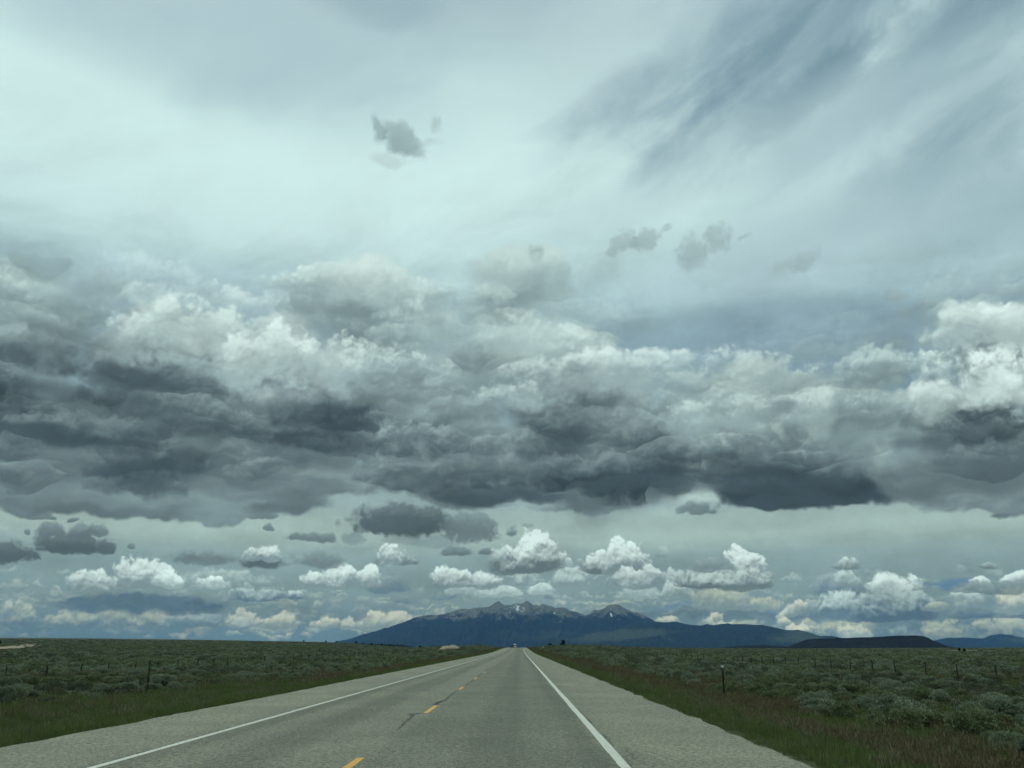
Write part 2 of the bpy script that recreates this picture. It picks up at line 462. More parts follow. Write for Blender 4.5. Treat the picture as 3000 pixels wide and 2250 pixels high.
# --- grey scud in the pale gap under the deck
def sc(x0, x1, yt, yb, light='h', dark='d', amp=0.8, soft=0.35, op=0.95, flat=2.5):
    cloud('s', x0, x1, yt, yb, light, dark, amp * 1.15, soft + 0.45, flat, op * 0.95, 0.0, 1.0, 0.6)
sc(-60, 120, 1580, 1630, 'd', 'k'); sc(90, 350, 1566, 1608, 'd', 'k'); sc(190, 275, 1538, 1574); sc(265, 328, 1533, 1566)
sc(110, 192, 1524, 1560); sc(65, 145, 1492, 1513); sc(-40, 48, 1535, 1578, 'p', 'g', 0.5, 0.6); sc(372, 402, 1592, 1606); sc(130, 165, 1512, 1522)
sc(200, 235, 1516, 1526); sc(75, 95, 1545, 1560)
sc(490, 700, 1600, 1642, 'g', 'd', 0.7, 0.6); sc(700, 838, 1608, 1652, 'h', 'k', 0.5, 0.4); cu(708, 830, 1592, 1638, 'W', 'h', 0.5, 0.35)
sc(650, 725, 1484, 1518); sc(715, 808, 1488, 1514); sc(690, 785, 1460, 1482); sc(778, 808, 1535, 1550); sc(845, 1000, 1560, 1580, 'h', 'd', 0.9)
sc(855, 1010, 1610, 1650, 'h', 'd', 0.7, 0.6); sc(1000, 1068, 1542, 1577, 'h', 'h', 0.8, 0.5, 0.8); sc(1225, 1298, 1538, 1558)
sc(1230, 1345, 1560, 1592, 'h', 'h', 0.8, 0.6, 0.7); sc(1125, 1235, 1566, 1586, 'h', 'h', 0.8, 0.6, 0.6); sc(1480, 1517, 1538, 1562)
sc(1010, 1345, 1466, 1542, 'd', 'k', 0.5, 0.45, 1.0); sc(1300, 1462, 1490, 1564, 'h', 'd', 0.7, 0.4); sc(1526, 1560, 1532, 1542, 'h', 'h', 0.6, 0.6, 0.6)
sc(1985, 2125, 1464, 1498, 'h', 'd', 0.9); sc(2890, 3080, 1438, 1492, 'h', 'k', 0.6, 0.4)
sc(1760, 1790, 1470, 1496, 'd', 'd'); sc(1765, 1830, 1452, 1480, 'h', 'd', 0.9, 0.5)

# --- the broken deck: a grey body, dark bottoms, then pale heads with darker bases, the far (lower) rows first
def body(x0, x1, yt, yb, light, dark, amp=0.45, soft=0.5, op=1.0, s0=-0.6, s1=0.9, rel=1.0, flat=6.0):
    cloud('d', x0, x1, yt, yb, light, dark, amp, soft, flat, op, s0, s1, rel)
def dk(x0, x1, yt, yb, light='w', dark='d', amp=0.5, soft=0.6, op=1.0, s0=0.0, s1=0.95, rel=0.8, flat=1.8, tilt=0.0):
    cloud('b', x0, x1, yt, yb, light, dark, amp * 0.8, soft * 0.7, flat, op, s0 * 0.6 - 0.05, s1 + 0.1, rel, tilt, 1.0)
def dp(x, y, hw, hh, tone, op=0.8, amp=0.5, soft=1.3, tilt=0.0):
    patch('b', x, y, hw, hh, tone, op, amp, soft, tilt)
def wisp(x0, x1, yt, yb, tone='g', op=0.6, amp=0.6, soft=0.8):
    cloud('s', x0, x1, yt, yb, tone, tone, amp, soft + 0.4, 1.0, op)
scrap(1640, 1840, 735, 830, 178, 0.6, 0.9, 1.2, 15); scrap(1765, 1880, 680, 745, 165, 0.7, 0.9, 0.9, 8); scrap(1850, 1925, 668, 735, 163, 0.7, 0.9, 0.9, 20)
scrap(1920, 1970, 660, 680, 175, 0.6, 0.8, 1.0, 20); scrap(1978, 2080, 690, 790, 164, 0.75, 0.9, 0.9); scrap(2050, 2158, 660, 745, 166, 0.75, 0.9, 0.9, 20)
scrap(2165, 2215, 684, 704, 172, 0.6, 0.8, 1.0, 20); scrap(2262, 2350, 760, 812, 170, 0.6, 0.9, 1.1, 25); scrap(2310, 2412, 728, 790, 168, 0.65, 0.9, 1.0, 15)
scrap(2570, 2650, 850, 885, 158, 0.7, 0.9, 1.0); scrap(2600, 2760, 885, 915, 160, 0.6, 0.9, 1.2, 8)
# body
body(-400, 1000, 1090, 1452, 'h', 'd', 0.35, 0.4)
body(300, 1700, 1080, 1405, 'g', 'd', 0.4, 0.5)
body(1150, 2150, 1130, 1448, 'g', 'd', 0.45, 0.35)
body(1850, 2700, 1060, 1440, 'p', 'h', 0.5, 0.5)
body(2560, 3500, 1150, 1440, 'g', 'd', 0.5, 0.4)
# dark bottoms
dp(1430, 1452, 210, 34, 'k', 1.0, 0.5, 0.9); dp(1690, 1440, 130, 52, 'k', 0.95, 0.5, 1.0); dp(1870, 1412, 210, 44, 'K', 0.9, 0.5, 1.1)
body(2060, 2560, 1270, 1482, 'h', 'K', 0.5, 0.5, 1.0, 0.1, 1.0, 0.35)
dp(2290, 1420, 230, 62, 'K', 0.95, 0.5, 1.0); dp(2040, 1415, 150, 48, 'd', 0.85)
dp(430, 1370, 200, 66, 'K', 0.95, 0.5, 1.1); dp(130, 1275, 340, 50, 'K', 0.9); dp(900, 1310, 150, 50, 'k', 0.8)
dp(2930, 1350, 190, 66, 'K', 0.85); dp(3010, 1475, 130, 26, 'd', 0.7); dp(1570, 1350, 120, 60, 'k', 0.8)
dp(650, 1440, 330, 24, 'd', 0.6); dp(230, 1445, 330, 30, 'h', 0.5); dp(880, 1395, 170, 14, 'p', 0.6)
dp(330, 1322, 160, 34, 'g', 0.8); dp(90, 1345, 200, 40, 'h', 0.7); dp(720, 1300, 130, 40, 'h', 0.6); dp(1250, 1365, 280, 24, 'h', 0.5)
# rows of heads, low to high
dk(1720, 2020, 1230, 1400, 'g', 'k', 0.5, 0.6, 0.95, 0.0, 1.2)
dk(2590, 3300, 1120, 1330, 'p', 'd', 0.4, 0.5, 1.0, 0.05, 1.0)
dp(2870, 1262, 250, 44, 'k', 0.85, 0.5, 1.2, 8); dp(2620, 1292, 60, 52, 'w', 0.85)
dp(1765, 1300, 55, 55, 'p', 0.8)
dk(1480, 1960, 1000, 1330, 'W', 'd', 0.4, 0.45, 1.0, 0.30, 1.0, 0.8)
dp(1610, 1230, 150, 100, 'k', 0.75); dp(1780, 1165, 150, 50, 'k', 0.55)
dk(2330, 2690, 1090, 1280, 'p', 'h', 0.5, 0.45, 1.0)
dp(2420, 1240, 90, 26, 'd', 0.85); dk(2300, 2460, 1120, 1240, 'W', 'p', 0.5, 0.6, 0.85)
dp(2080, 1200, 150, 45, 'w', 0.55); dk(2080, 2330, 1045, 1160, 'p', 'g', 0.6, 0.5, 0.9)
dk(1010, 1440, 1010, 1210, 'w', 'h', 0.5, 0.7, 0.95)
dk(600, 1180, 950, 1270, 'W', 'd', 0.42, 0.45, 1.0, 0.28, 0.95)
dp(970, 1215, 200, 56, 'K', 0.9); dp(1120, 1110, 110, 50, 'd', 0.5)
dk(-200, 400, 1050, 1240, 'h', 'k', 0.4, 0.8, 0.95, 0.0, 1.3)
dk(210, 760, 865, 1165, 'W', 'd', 0.42, 0.45, 1.0, 0.30, 0.95)
dp(430, 1120, 280, 58, 'k', 0.85); dp(560, 1060, 130, 40, 'k', 0.6); dp(60, 1180, 130, 24, 'h', 0.6)
dk(2610, 2880, 1085, 1200, 'W', 'g', 0.5, 0.3, 1.0, -0.2, 0.6)
dk(2790, 3300, 1010, 1150, 'W', 'w', 0.45, 0.25, 1.0, -0.3, 0.5)
dp(2960, 1195, 170, 34, 'g', 0.7); dk(2690, 2800, 1060, 1110, 's', 'S', 0.5, 0.8, 0.6)
dk(2690, 3300, 868, 1046, 'W', 'd', 0.45, 0.4, 1.0, 0.15, 0.85)
dk(1290, 1660, 975, 1102, 'p', 'h', 0.55, 0.6, 0.95)
dk(1370, 1720, 900, 1020, 'w', 'p', 0.55, 0.8, 0.85)
dk(-200, 300, 980, 1080, 'p', 'h', 0.5, 0.9, 0.9)
dk(60, 310, 870, 1030, 'h', 'd', 0.55, 0.9, 0.85)
dk(1130, 1420, 850, 1050, 'w', 'g', 0.55, 0.8, 0.85)
dk(860, 1270, 750, 980, 'W', 'h', 0.5, 0.6, 0.95, 0.1, 0.9)
dk(-250, 340, 740, 940, 'p', 'g', 0.5, 1.0, 0.75); dk(150, 350, 790, 920, 'g', 'h', 0.55, 0.9, 0.7)
dk(1360, 1640, 715, 848, 'w', 'g', 0.55, 0.8, 0.85); wisp(1545, 1590, 712, 780, 'g', 0.6)

# --- broken puffs through the deck: their brightness follows the deck's own pattern of heads and bases
TMAP = {750: [(0, 185), (300, 192), (600, 197), (900, 205), (1200, 192), (1500, 196), (1800, 190), (2100, 186), (2400, 195), (2700, 186), (3000, 180)],
        850: [(0, 168), (200, 142), (400, 190), (700, 188), (950, 190), (1050, 172), (1200, 188), (1500, 166), (1800, 176), (2100, 180), (2400, 180), (2700, 185), (2850, 205), (3000, 200)],
        950: [(0, 176), (150, 126), (400, 210), (600, 204), (700, 188), (880, 165), (1000, 132), (1180, 198), (1300, 168), (1500, 194), (1700, 187), (1900, 175), (2100, 165), (2400, 170), (2700, 170), (2850, 178), (3000, 142)],
        1050: [(0, 168), (150, 152), (350, 152), (500, 122), (700, 210), (900, 205), (1100, 182), (1250, 160), (1400, 140), (1600, 190), (1800, 210), (1950, 192), (2100, 176), (2300, 192), (2500, 166), (2700, 150), (2900, 222), (3000, 230)],
        1150: [(0, 112), (200, 112), (400, 96), (600, 138), (750, 190), (900, 160), (1050, 128), (1200, 176), (1350, 166), (1550, 182), (1650, 116), (1850, 128), (2000, 170), (2200, 195), (2400, 184), (2500, 155), (2700, 200), (2850, 205), (3000, 176)],
        1250: [(0, 82), (200, 92), (400, 92), (600, 120), (800, 106), (1000, 84), (1150, 135), (1300, 118), (1450, 152), (1600, 100), (1800, 142), (1950, 118), (2100, 150), (2300, 156), (2500, 160), (2650, 184), (2800, 115), (3000, 90)],
        1350: [(0, 124), (200, 120), (400, 76), (600, 124), (800, 118), (950, 108), (1100, 130), (1300, 118), (1500, 118), (1600, 86), (1750, 124), (1900, 90), (2100, 112), (2250, 92), (2400, 96), (2550, 125), (2700, 120), (2900, 82), (3000, 82)],
        1430: [(0, 118), (200, 116), (500, 113), (700, 120), (900, 148), (1100, 130), (1300, 102), (1450, 82), (1650, 82), (1850, 76), (2000, 118), (2150, 92), (2300, 70), (2450, 92), (2600, 150), (2900, 118), (3000, 108)]}
_ty = sorted(TMAP)
def tone_at(x, y):
    v = [float(np.interp(x, [a for a, _ in TMAP[k]], [b for _, b in TMAP[k]])) for k in _ty]
    return float(np.interp(y, _ty, v))
BASE = [(-300, 1480), (0, 1480), (400, 1472), (700, 1445), (900, 1405), (1200, 1420), (1400, 1465), (1650, 1475), (1900, 1450), (2200, 1482), (2400, 1470), (2550, 1425), (2650, 1395), (2800, 1420), (3300, 1440)]
BANKS.append(('puffs', (-9.0, 9.0, elev(1540), elev(690)), None))       # the broken puffs go in at this depth
# bright heads and the darkest bottoms over them
def hd(x0, x1, yt, yb, light, dark, op=0.8, amp=1.0, soft=0.55):
    cloud('m', x0, x1, yt, yb, light, dark, amp * 0.8, soft * 1.25, 1.8, op, -0.05, 1.05, 0.65, 0.0, 1.4)
for q in ((285, 480, 905, 1010, 236, 176), (400, 620, 872, 985, 240, 190), (560, 740, 900, 1000, 232, 186), (640, 800, 990, 1100, 240, 180), (740, 940, 965, 1075, 244, 190), (900, 1060, 970, 1090, 238, 176),
          (1540, 1700, 1050, 1140, 228, 166), (1640, 1830, 1012, 1110, 238, 176), (1780, 1960, 1015, 1110, 226, 168), (920, 1080, 760, 850, 226, 186), (1040, 1240, 770, 870, 222, 186),
          (1400, 1560, 722, 800, 218, 186), (1150, 1300, 880, 960, 218, 180), (1420, 1640, 925, 1005, 216, 186), (2650, 2830, 1095, 1185, 244, 196), (2800, 3000, 1020, 1130, 250, 226), (2930, 3200, 1010, 1120, 250, 226),
          (2740, 2900, 890, 975, 232, 176), (2860, 3150, 868, 965, 240, 180), (2180, 2300, 1045, 1100, 208, 176), (2320, 2460, 1130, 1220, 226, 176), (1960, 2110, 1165, 1240, 216, 168), (2120, 2260, 1160, 1230, 212, 172),
          (1490, 1590, 1115, 1175, 214, 176)):
    hd(*q)
dp(2300, 1425, 190, 48, 'K', 0.8, 0.6, 1.1); dp(1860, 1422, 170, 26, 'K', 0.75, 0.6, 1.1); dp(430, 1380, 150, 44, 'K', 0.75, 0.6, 1.2); dp(960, 1222, 150, 38, 'K', 0.75, 0.6, 1.2)
dp(120, 1285, 230, 30, 'K', 0.7, 0.6, 1.2); dp(1440, 1462, 160, 20, 'K', 0.7, 0.6, 1.0)

def ramp_of(grp, x, pts, lo, hi):
    """piecewise-linear table of brightness (0..1) over x from lo to hi"""
    h = Graph(grp)
    u = h.m('MULTIPLY_ADD', x, 1 / (hi - lo), -lo / (hi - lo))
    return h.curve(u, [((px_ - lo) / (hi - lo), (v, v, v)) for px_, v in pts])
def az_of(x, y=1300):
    return azel(x, y)[0]
def fold_node(h, x):
    return h.m('SUBTRACT', h.m('PINGPONG', h.m('ADD', x, R(45) + 2 * math.pi), R(90)), R(45))
# brightness of the deck by azimuth and elevation, as a group so that every layer of puffs can look it up at its own cell
_tm = bpy.data.node_groups.new('deck_brightness', 'ShaderNodeTree')
for _n in ('az', 'el'):
    _tm.interface.new_socket(_n, in_out='INPUT', socket_type='NodeSocketFloat')
for _n in ('tone', 'base', 'top'):
    _tm.interface.new_socket(_n, in_out='OUTPUT', socket_type='NodeSocketFloat')
_h = Graph(_tm)
_gi = _h.node('NodeGroupInput'); _go = _h.node('NodeGroupOutput')
_fa = fold_node(_h, _gi.outputs['az'])
_val = None
for _y in sorted(TMAP, reverse=True):
    _row = [(az_of(x, _y), min(246, v + 0.26 * max(0, v - 150) + 6 * (v > 185) + 6 * (v < 130)) / 255) for x, v in TMAP[_y]]
    _rv = _h.node('ShaderNodeSeparateColor'); _h.put(_rv.inputs[0], ramp_of(_tm, _fa, _row, -0.8, 0.8)); _rv = _rv.outputs[0]
    if _val is None:
        _val = _rv
    else:
        f_ = _h.ramp01(_gi.outputs['el'], elev(_yp_), elev(_y), False)
        _val = _h.m('ADD', _val, _h.m('MULTIPLY', f_, _h.m('SUBTRACT', _rv, _val)))
    _yp_ = _y
TOPS = [(-300, 860), (0, 860), (300, 860), (700, 880), (900, 745), (1200, 765), (1600, 770), (1750, 940), (2000, 1030), (2400, 1045), (2620, 1030), (2720, 950), (3000, 900), (3300, 900)]
_o = []
for _c in (BASE, TOPS):
    k = _h.node('ShaderNodeSeparateColor')
    _h.put(k.inputs[0], ramp_of(_tm, _fa, [(az_of(x, y), elev(y)) for x, y in _c], -0.8, 0.8))
    _o.append(k.outputs[0])
for _s, _d in zip([_val] + _o, _go.inputs):
    _tm.links.new(_s, _d)

AW = g.v('MULTIPLY_ADD', wl, (0.030, 0.018, 0.0), g.v('MULTIPLY_ADD', wm, (0.020, 0.012, 0.0), A0))
_tone_ramp = [(a / 255, skyc(b)) for a, b in zip(_TL, _TC)]
_chain = [el]
def puff_layer(sx, sy, off, band, op, kk, amp=0.9, flatv=1.7, soft=0.7):
    """one heap of cloud per random cell; cells lie flat, each lit at its head and dark at its base"""
    co = g.v('MULTIPLY_ADD', AW, (sx, sy, 0.0), g.comb(g.m('MULTIPLY_ADD', _chain[0], 1e-7, off), off * 0.7, 0.0))
    n = g.node('ShaderNodeTexVoronoi', feature='F1', voronoi_dimensions='2D')
    g.put(n.inputs['Vector'], co); n.inputs['Scale'].default_value = 1.0; n.inputs['Randomness'].default_value = 0.9
    posn = n.outputs['Position']
    dxn, dyn, _ = g.sep(g.v('SUBTRACT', co, posn))
    ca_, ce_, _ = g.sep(g.v('MULTIPLY_ADD', posn, (1 / sx, 1 / sy, 0.0), (-off / sx, -off * 0.7 / sy, 0.0)))
    r1, r2_, r3 = g.sep(n.outputs['Color'])
    tm = g.node('ShaderNodeGroup', node_tree=_tm)
    g.put(tm.inputs['az'], ca_); g.put(tm.inputs['el'], ce_)
    tn, bs_, tp = tm.outputs
    q_x = g.m('MULTIPLY', dxn, g.m('MULTIPLY_ADD', r1, -0.5, 1.75))
    q_y = g.m('MULTIPLY_ADD', dyn, g.m('MULTIPLY_ADD', r2_, -0.5, 1.75), 0.35)
    y_ = g.m('MAXIMUM', q_y, g.m('MULTIPLY', q_y, -flatv))
    rr = g.m('MULTIPLY_ADD', y_, y_, g.m('MULTIPLY', q_x, q_x))
    t = g.m('SUBTRACT', g.m('MULTIPLY_ADD', E_m, amp, 0.85), rr)
    sf = g.m('MULTIPLY_ADD', g.ramp01(q_y, 0.85, 0.05), 1.0, soft)
    al = g.m('MULTIPLY', g.ramp01(g.m('DIVIDE', t, sf), -0.35, 0.65), g.m('MULTIPLY', op, g.m('MULTIPLY_ADD', r3, 0.5, 0.5)))
    live = g.m('MULTIPLY', g.m('GREATER_THAN', ce_, g.m('ADD', bs_, 0.006)), g.ramp01(g.m('SUBTRACT', ce_, tp), 0.02, -0.06))
    live = g.m('MULTIPLY', live, g.ramp01(ce_, elev(band[0]), elev(band[0] - 60)))
    live = g.m('MULTIPLY', live, g.ramp01(ce_, elev(band[1] - 60), elev(band[1])))
    al = g.m('MULTIPLY', al, live)
    sh = g.ramp01(g.m('MULTIPLY_ADD', Rl_m, 0.65, q_y), -0.15, 1.0)
    L = g.m('ADD', tn, g.m('MULTIPLY', g.m('MULTIPLY_ADD', sh, 2.0, -1.05), kk / 255))
    _chain[0] = g.m('ADD', al, L)              # the layers are worked through one after the other
    return al, g.curve(L, _tone_ramp)
_keep, _addc = None, None
for args in ((24.0, 52.0, 3.3, (1560, 1080), 0.9, 23), (15.5, 33.0, 11.7, (1560, 850), 0.9, 33), (10.0, 21.0, 7.9, (1440, 700), 0.90, 44), (27.0, 50.0, 17.1, (1560, 760), 0.35, 22)):
    al, cc = puff_layer(*args)
    inv = g.m('SUBTRACT', 1.0, al)
    cA = g.node('ShaderNodeCombineColor'); cI = g.node('ShaderNodeCombineColor')
    for k in range(3):
        g.put(cA.inputs[k], al); g.put(cI.inputs[k], inv)
    pre = g.mix(1.0, cc, cA.outputs[0], 'MULTIPLY')
    if _keep is None:
        _keep, _addc = cI.outputs[0], pre
    else:
        _keep = g.mix(1.0, _keep, cI.outputs[0], 'MULTIPLY')
        _addc = g.mix(1.0, g.mix(1.0, _addc, cI.outputs[0], 'MULTIPLY'), pre, 'ADD')
PUFF_KEEP, PUFF_ADD = _keep, _addc

# --- small far heaps crowding the horizon, behind everything else
def heap_layer(sx, sy, off, y_lo, y_hi, share, op):
    global C
    co = g.v('MULTIPLY_ADD', A_s, (sx, sy, 0.0), g.comb(g.m('MULTIPLY_ADD', _chain[0], 1e-7, off), off * 0.7, 0.0))
    n = g.node('ShaderNodeTexVoronoi', feature='F1', voronoi_dimensions='2D')
    g.put(n.inputs['Vector'], co); n.inputs['Scale'].default_value = 1.0; n.inputs['Randomness'].default_value = 0.9
    dxn, dyn, _ = g.sep(g.v('SUBTRACT', co, n.outputs['Position']))
    _, ce_, _ = g.sep(g.v('MULTIPLY_ADD', n.outputs['Position'], (1 / sx, 1 / sy, 0.0), (0.0, -off * 0.7 / sy, 0.0)))
    r1, r2_, r3 = g.sep(n.outputs['Color'])
    q_x = g.m('MULTIPLY', dxn, g.m('MULTIPLY_ADD', r1, -0.7, 1.9))
    q_y = g.m('MULTIPLY_ADD', dyn, g.m('MULTIPLY_ADD', r2_, -0.5, 1.75), 0.4)
    y_ = g.m('MAXIMUM', q_y, g.m('MULTIPLY', q_y, -2.6))
    t = g.m('SUBTRACT', g.m('MULTIPLY_ADD', E_s, 0.9, 0.8), g.m('MULTIPLY_ADD', y_, y_, g.m('MULTIPLY', q_x, q_x)))
    al = g.ramp01(t, -0.3, 0.8)
    live = g.m('MULTIPLY', g.m('GREATER_THAN', r3, 1 - share), g.m('MULTIPLY', g.m('GREATER_THAN', ce_, elev(y_lo)), g.m('LESS_THAN', ce_, elev(y_hi))))
    al = g.m('MULTIPLY', al, g.m('MULTIPLY', live, g.m('MULTIPLY_ADD', r1, 0.4 * op, 0.6 * op)))
    sh = g.ramp01(g.m('MULTIPLY_ADD', Rl_s, 0.6, q_y), -0.3, 1.2)
    _chain[0] = g.m('ADD', al, sh)
    light = g.mix(g.ramp01(ce_, elev(1700), elev(1800)), skyc((178, 200, 195)), skyc((176, 188, 170)))
    C = g.mix(al, C, g.mix(sh, skyc((116, 141, 148)), light))
heap_layer(58.0, 150.0, 5.3, 1868, 1735, 0.70, 0.75)
heap_layer(40.0, 110.0, 9.1, 1850, 1690, 0.45, 0.70)

# the banks are sorted into tiles of sky so that each direction only works through the clouds near it
_TIN = ['pus', 'pvs', 'es', 'rs', 'pub', 'pvb', 'eb', 'rb', 'ev', 'tb', 'puv', 'pvv', 'pum', 'pvm', 'em', 'rm']
_TSRC = dict(pus=FIELD['s'][0], pvs=FIELD['s'][1], es=E_s, rs=Rl_s, pub=FIELD['b'][0], pvb=FIELD['b'][1], eb=E_b, rb=Rl_b, ev=E_v, tb=T_b, puv=FIELD['v'][0], pvv=FIELD['v'][1], pum=FIELD['m'][0], pvm=FIELD['m'][1], em=E_m, rm=Rl_m)
_TKIND = {'s': ('pus', 'pvs', 'es', 'rs'), 'b': ('pub', 'pvb', 'eb', 'rb'), 'v': ('puv', 'pvv', 'ev', 'rb'), 'd': ('pub', 'pvb', 'eb', 'tb'), 'm': ('pum', 'pvm', 'em', 'rm')}
_tiles = [0]
# the sky stands behind the air of the valley: what the air adds and takes away on the way is allowed for here
_path = g.m('MINIMUM', AIR_REACH, g.m('DIVIDE', AIR_TOP, g.m('MAXIMUM', g.m('SINE', el), 0.001)))
_T = g.m('EXPONENT', g.m('MULTIPLY', _path, -AIR_DENSITY))
_tex = g.m('MULTIPLY_ADD', T_b, 0.13, g.m('MULTIPLY_ADD', E_s, 0.05, 1.0))
_tex = g.m('ADD', 1.0, g.m('MULTIPLY', g.m('SUBTRACT', _tex, 1.0), g.ramp01(el, 0.46, 0.34)))
_gain = g.m('DIVIDE', _tex, _T)
GAIN = g.node('ShaderNodeCombineColor')
for _k in range(3):
    g.put(GAIN.inputs[_k], _gain)
_off = g.m('DIVIDE', g.m('SUBTRACT', 1.0, _T), _T)
OFF = g.node('ShaderNodeCombineColor')
for _k in range(3):
    g.put(OFF.inputs[_k], g.m('MULTIPLY', _off, AIR_COLOUR[_k] * AIR_LIGHT / STRENGTH))
def under_puffs(t, c, gi):
    h = Graph(t)
    return h.mix(1.0, h.mix(1.0, c, gi.outputs['puff_keep'], 'MULTIPLY'), gi.outputs['puff_add'], 'ADD')
_SRC = dict(_TSRC, sky=C, puff_keep=PUFF_KEEP, puff_add=PUFF_ADD, gain=GAIN.outputs[0], off=OFF.outputs[0], azf=azf)
def sockets(t, names):
    for n in names:
        t.interface.new_socket(n, in_out='INPUT', socket_type='NodeSocketColor' if n in ('sky', 'puff_keep', 'puff_add', 'gain', 'off') else 'NodeSocketFloat')
def tile(u0, u1, v0, v1):
    """the clouds of one tile laid over the veil: a node group and the fields it needs"""
    own = [k for k in BANKS if k[1][1] > u0 and k[1][0] < u1 and k[1][3] > v0 and k[1][2] < v1]
    need = {'sky', 'gain', 'off'}
    for k in own:
        need |= {'puff_keep', 'puff_add'} if k[0] == 'puffs' else set(_TKIND[k[0]])
    need = sorted(need)
    _tiles[0] += 1
    t = bpy.data.node_groups.new('sky_tile', 'ShaderNodeTree')
    sockets(t, need)
    t.interface.new_socket('background', in_out='OUTPUT', socket_type='NodeSocketShader')
    gi = t.nodes.new('NodeGroupInput'); go = t.nodes.new('NodeGroupOutput')
    c = gi.outputs['sky']
    for kind, _, vals in own:
        if kind == 'puffs':
            c = under_puffs(t, c, gi)
            continue
        n = t.nodes.new('ShaderNodeGroup'); n.node_tree = _cg[1 if vals['xv'] else 0]
        for k, v in vals.items():
            # a hair of difference keeps equal sums of neighbouring tiles from being merged into one long-lived value
            n.inputs[k].default_value = v * (1 + 3e-7 * _tiles[0]) if k in ('xc', 'yc', 'amp') else v
        for k, src in zip(('pu', 'pv', 'edge', 'relief'), _TKIND[kind]):
            t.links.new(gi.outputs[src], n.inputs[k])
        t.links.new(c, n.inputs['sky'])
        c = n.outputs[0]
    h = Graph(t)
    c = h.mix(1.0, h.mix(1.0, c, gi.outputs['gain'], 'MULTIPLY'), gi.outputs['off'], 'SUBTRACT')
    bg = t.nodes.new('ShaderNodeBackground')
    bg.inputs['Strength'].default_value = STRENGTH
    t.links.new(c, bg.inputs['Color'])
    t.links.new(bg.outputs[0], go.inputs[0])
    return t, need
def split(tree, edges, coord, made):
    """binary tree of hard switches over the intervals between edges"""
    if len(edges) == 2:
        return made[edges[0]]
    k = len(edges) // 2
    lo = split(tree, edges[:k + 1], coord, made)
    hi = split(tree, edges[k:], coord, made)
    n = tree.nodes.new('ShaderNodeMixShader')
    tree.links.new(Graph(tree).m('GREATER_THAN', coord, edges[k]), n.inputs[0])
    tree.links.new(lo, n.inputs[1]); tree.links.new(hi, n.inputs[2])
    return n.outputs[0]
def place(tree, sub, need, get):
    n = tree.nodes.new('ShaderNodeGroup'); n.node_tree = sub
    for k in need:
        tree.links.new(get(k), n.inputs[k])
    return n.outputs[0]
_rows = [-2.0, elev(1900)] + [elev(y) for y in (1830, 1780, 1735, 1695, 1650, 1600, 1545, 1480, 1400, 1310, 1220, 1120, 1020, 900, 780, 650, 450, 200)] + [2.0]
def row(v0, v1):
    """a belt of tiles round the horizon"""
    if v0 < -1.0:
        us = [9.0, 9.1]
    else:
        n = 14 if v1 < elev(650) + 1e-6 else 8
        us = [-0.8 + 1.6 * i / n for i in range(n + 1)]
        us[0], us[-1] = -9.0, 9.0
    parts = [(a, tile(a, b, v0, v1)) for a, b in zip(us[:-1], us[1:])]
    need = sorted(set().union(*[set(p[1][1]) for p in parts]) | {'azf'})
    t = bpy.data.node_groups.new('sky_belt', 'ShaderNodeTree')
    sockets(t, need)
    t.interface.new_socket('background', in_out='OUTPUT', socket_type='NodeSocketShader')
    gi = t.nodes.new('NodeGroupInput'); go = t.nodes.new('NodeGroupOutput')
    made = {a: place(t, sub, nd, lambda k: gi.outputs[k]) for a, (sub, nd) in parts}
    t.links.new(split(t, us, gi.outputs['azf'], made), go.inputs[0])
    return t, need
_belts = {v0: row(v0, v1) for v0, v1 in zip(_rows[:-1], _rows[1:])}
_made = {v0: place(wt, sub, nd, lambda k: _SRC[k]) for v0, (sub, nd) in _belts.items()}
wt.links.new(split(wt, _rows, el, _made), w_out.inputs[0])
wt.nodes.remove(w_bg)

# ================================================================== helpers for meshes and materials
rng = np.random.default_rng(7)
random.seed(7)

def new_mat(name):
    m = bpy.data.materials.new(name)
    m.use_nodes = True
    t = m.node_tree
    b = t.nodes['Principled BSDF']
    return m, Graph(t), b

def link_mesh(name, verts, faces, mat=None, parent=None, smooth=False, kind=None):
    me = bpy.data.meshes.new(name)
    me.from_pydata([tuple(v) for v in verts], [], [tuple(f) for f in faces])
    me.update()
    if mat is not None:
        me.materials.append(mat)
    if smooth:
        me.polygons.foreach_set('use_smooth', [True] * len(me.polygons))
    o = bpy.data.objects.new(name, me)
    col.objects.link(o)
    if parent is not None:
        o.parent = parent
    if kind:
        o['kind'] = kind
    return o

def tag(o, label=None, category=None, group=None, kind=None):
    for k, v in (('label', label), ('category', category), ('group', group), ('kind', kind)):
        if v is not None:
            o[k] = v
    return o

def hash2(ix, iy, seed):
    n = (ix.astype(np.int64) * 374761393 + iy.astype(np.int64) * 668265263 + seed * 974634777) & 0x7fffffff
    n = ((n ^ (n >> 13)) * 1274126177) & 0x7fffffff
    return ((n ^ (n >> 16)) & 0xffff) / 65535.0

def vnoise(x, y, seed=0):
    """value noise, 0..1"""
    x = np.asarray(x, float); y = np.asarray(y, float)
    ix, iy = np.floor(x), np.floor(y)
    fx, fy = x - ix, y - iy
    fx = fx * fx * (3 - 2 * fx); fy = fy * fy * (3 - 2 * fy)
    a = hash2(ix, iy, seed); b = hash2(ix + 1, iy, seed); c = hash2(ix, iy + 1, seed); d = hash2(ix + 1, iy + 1, seed)
    return (a * (1 - fx) + b * fx) * (1 - fy) + (c * (1 - fx) + d * fx) * fy

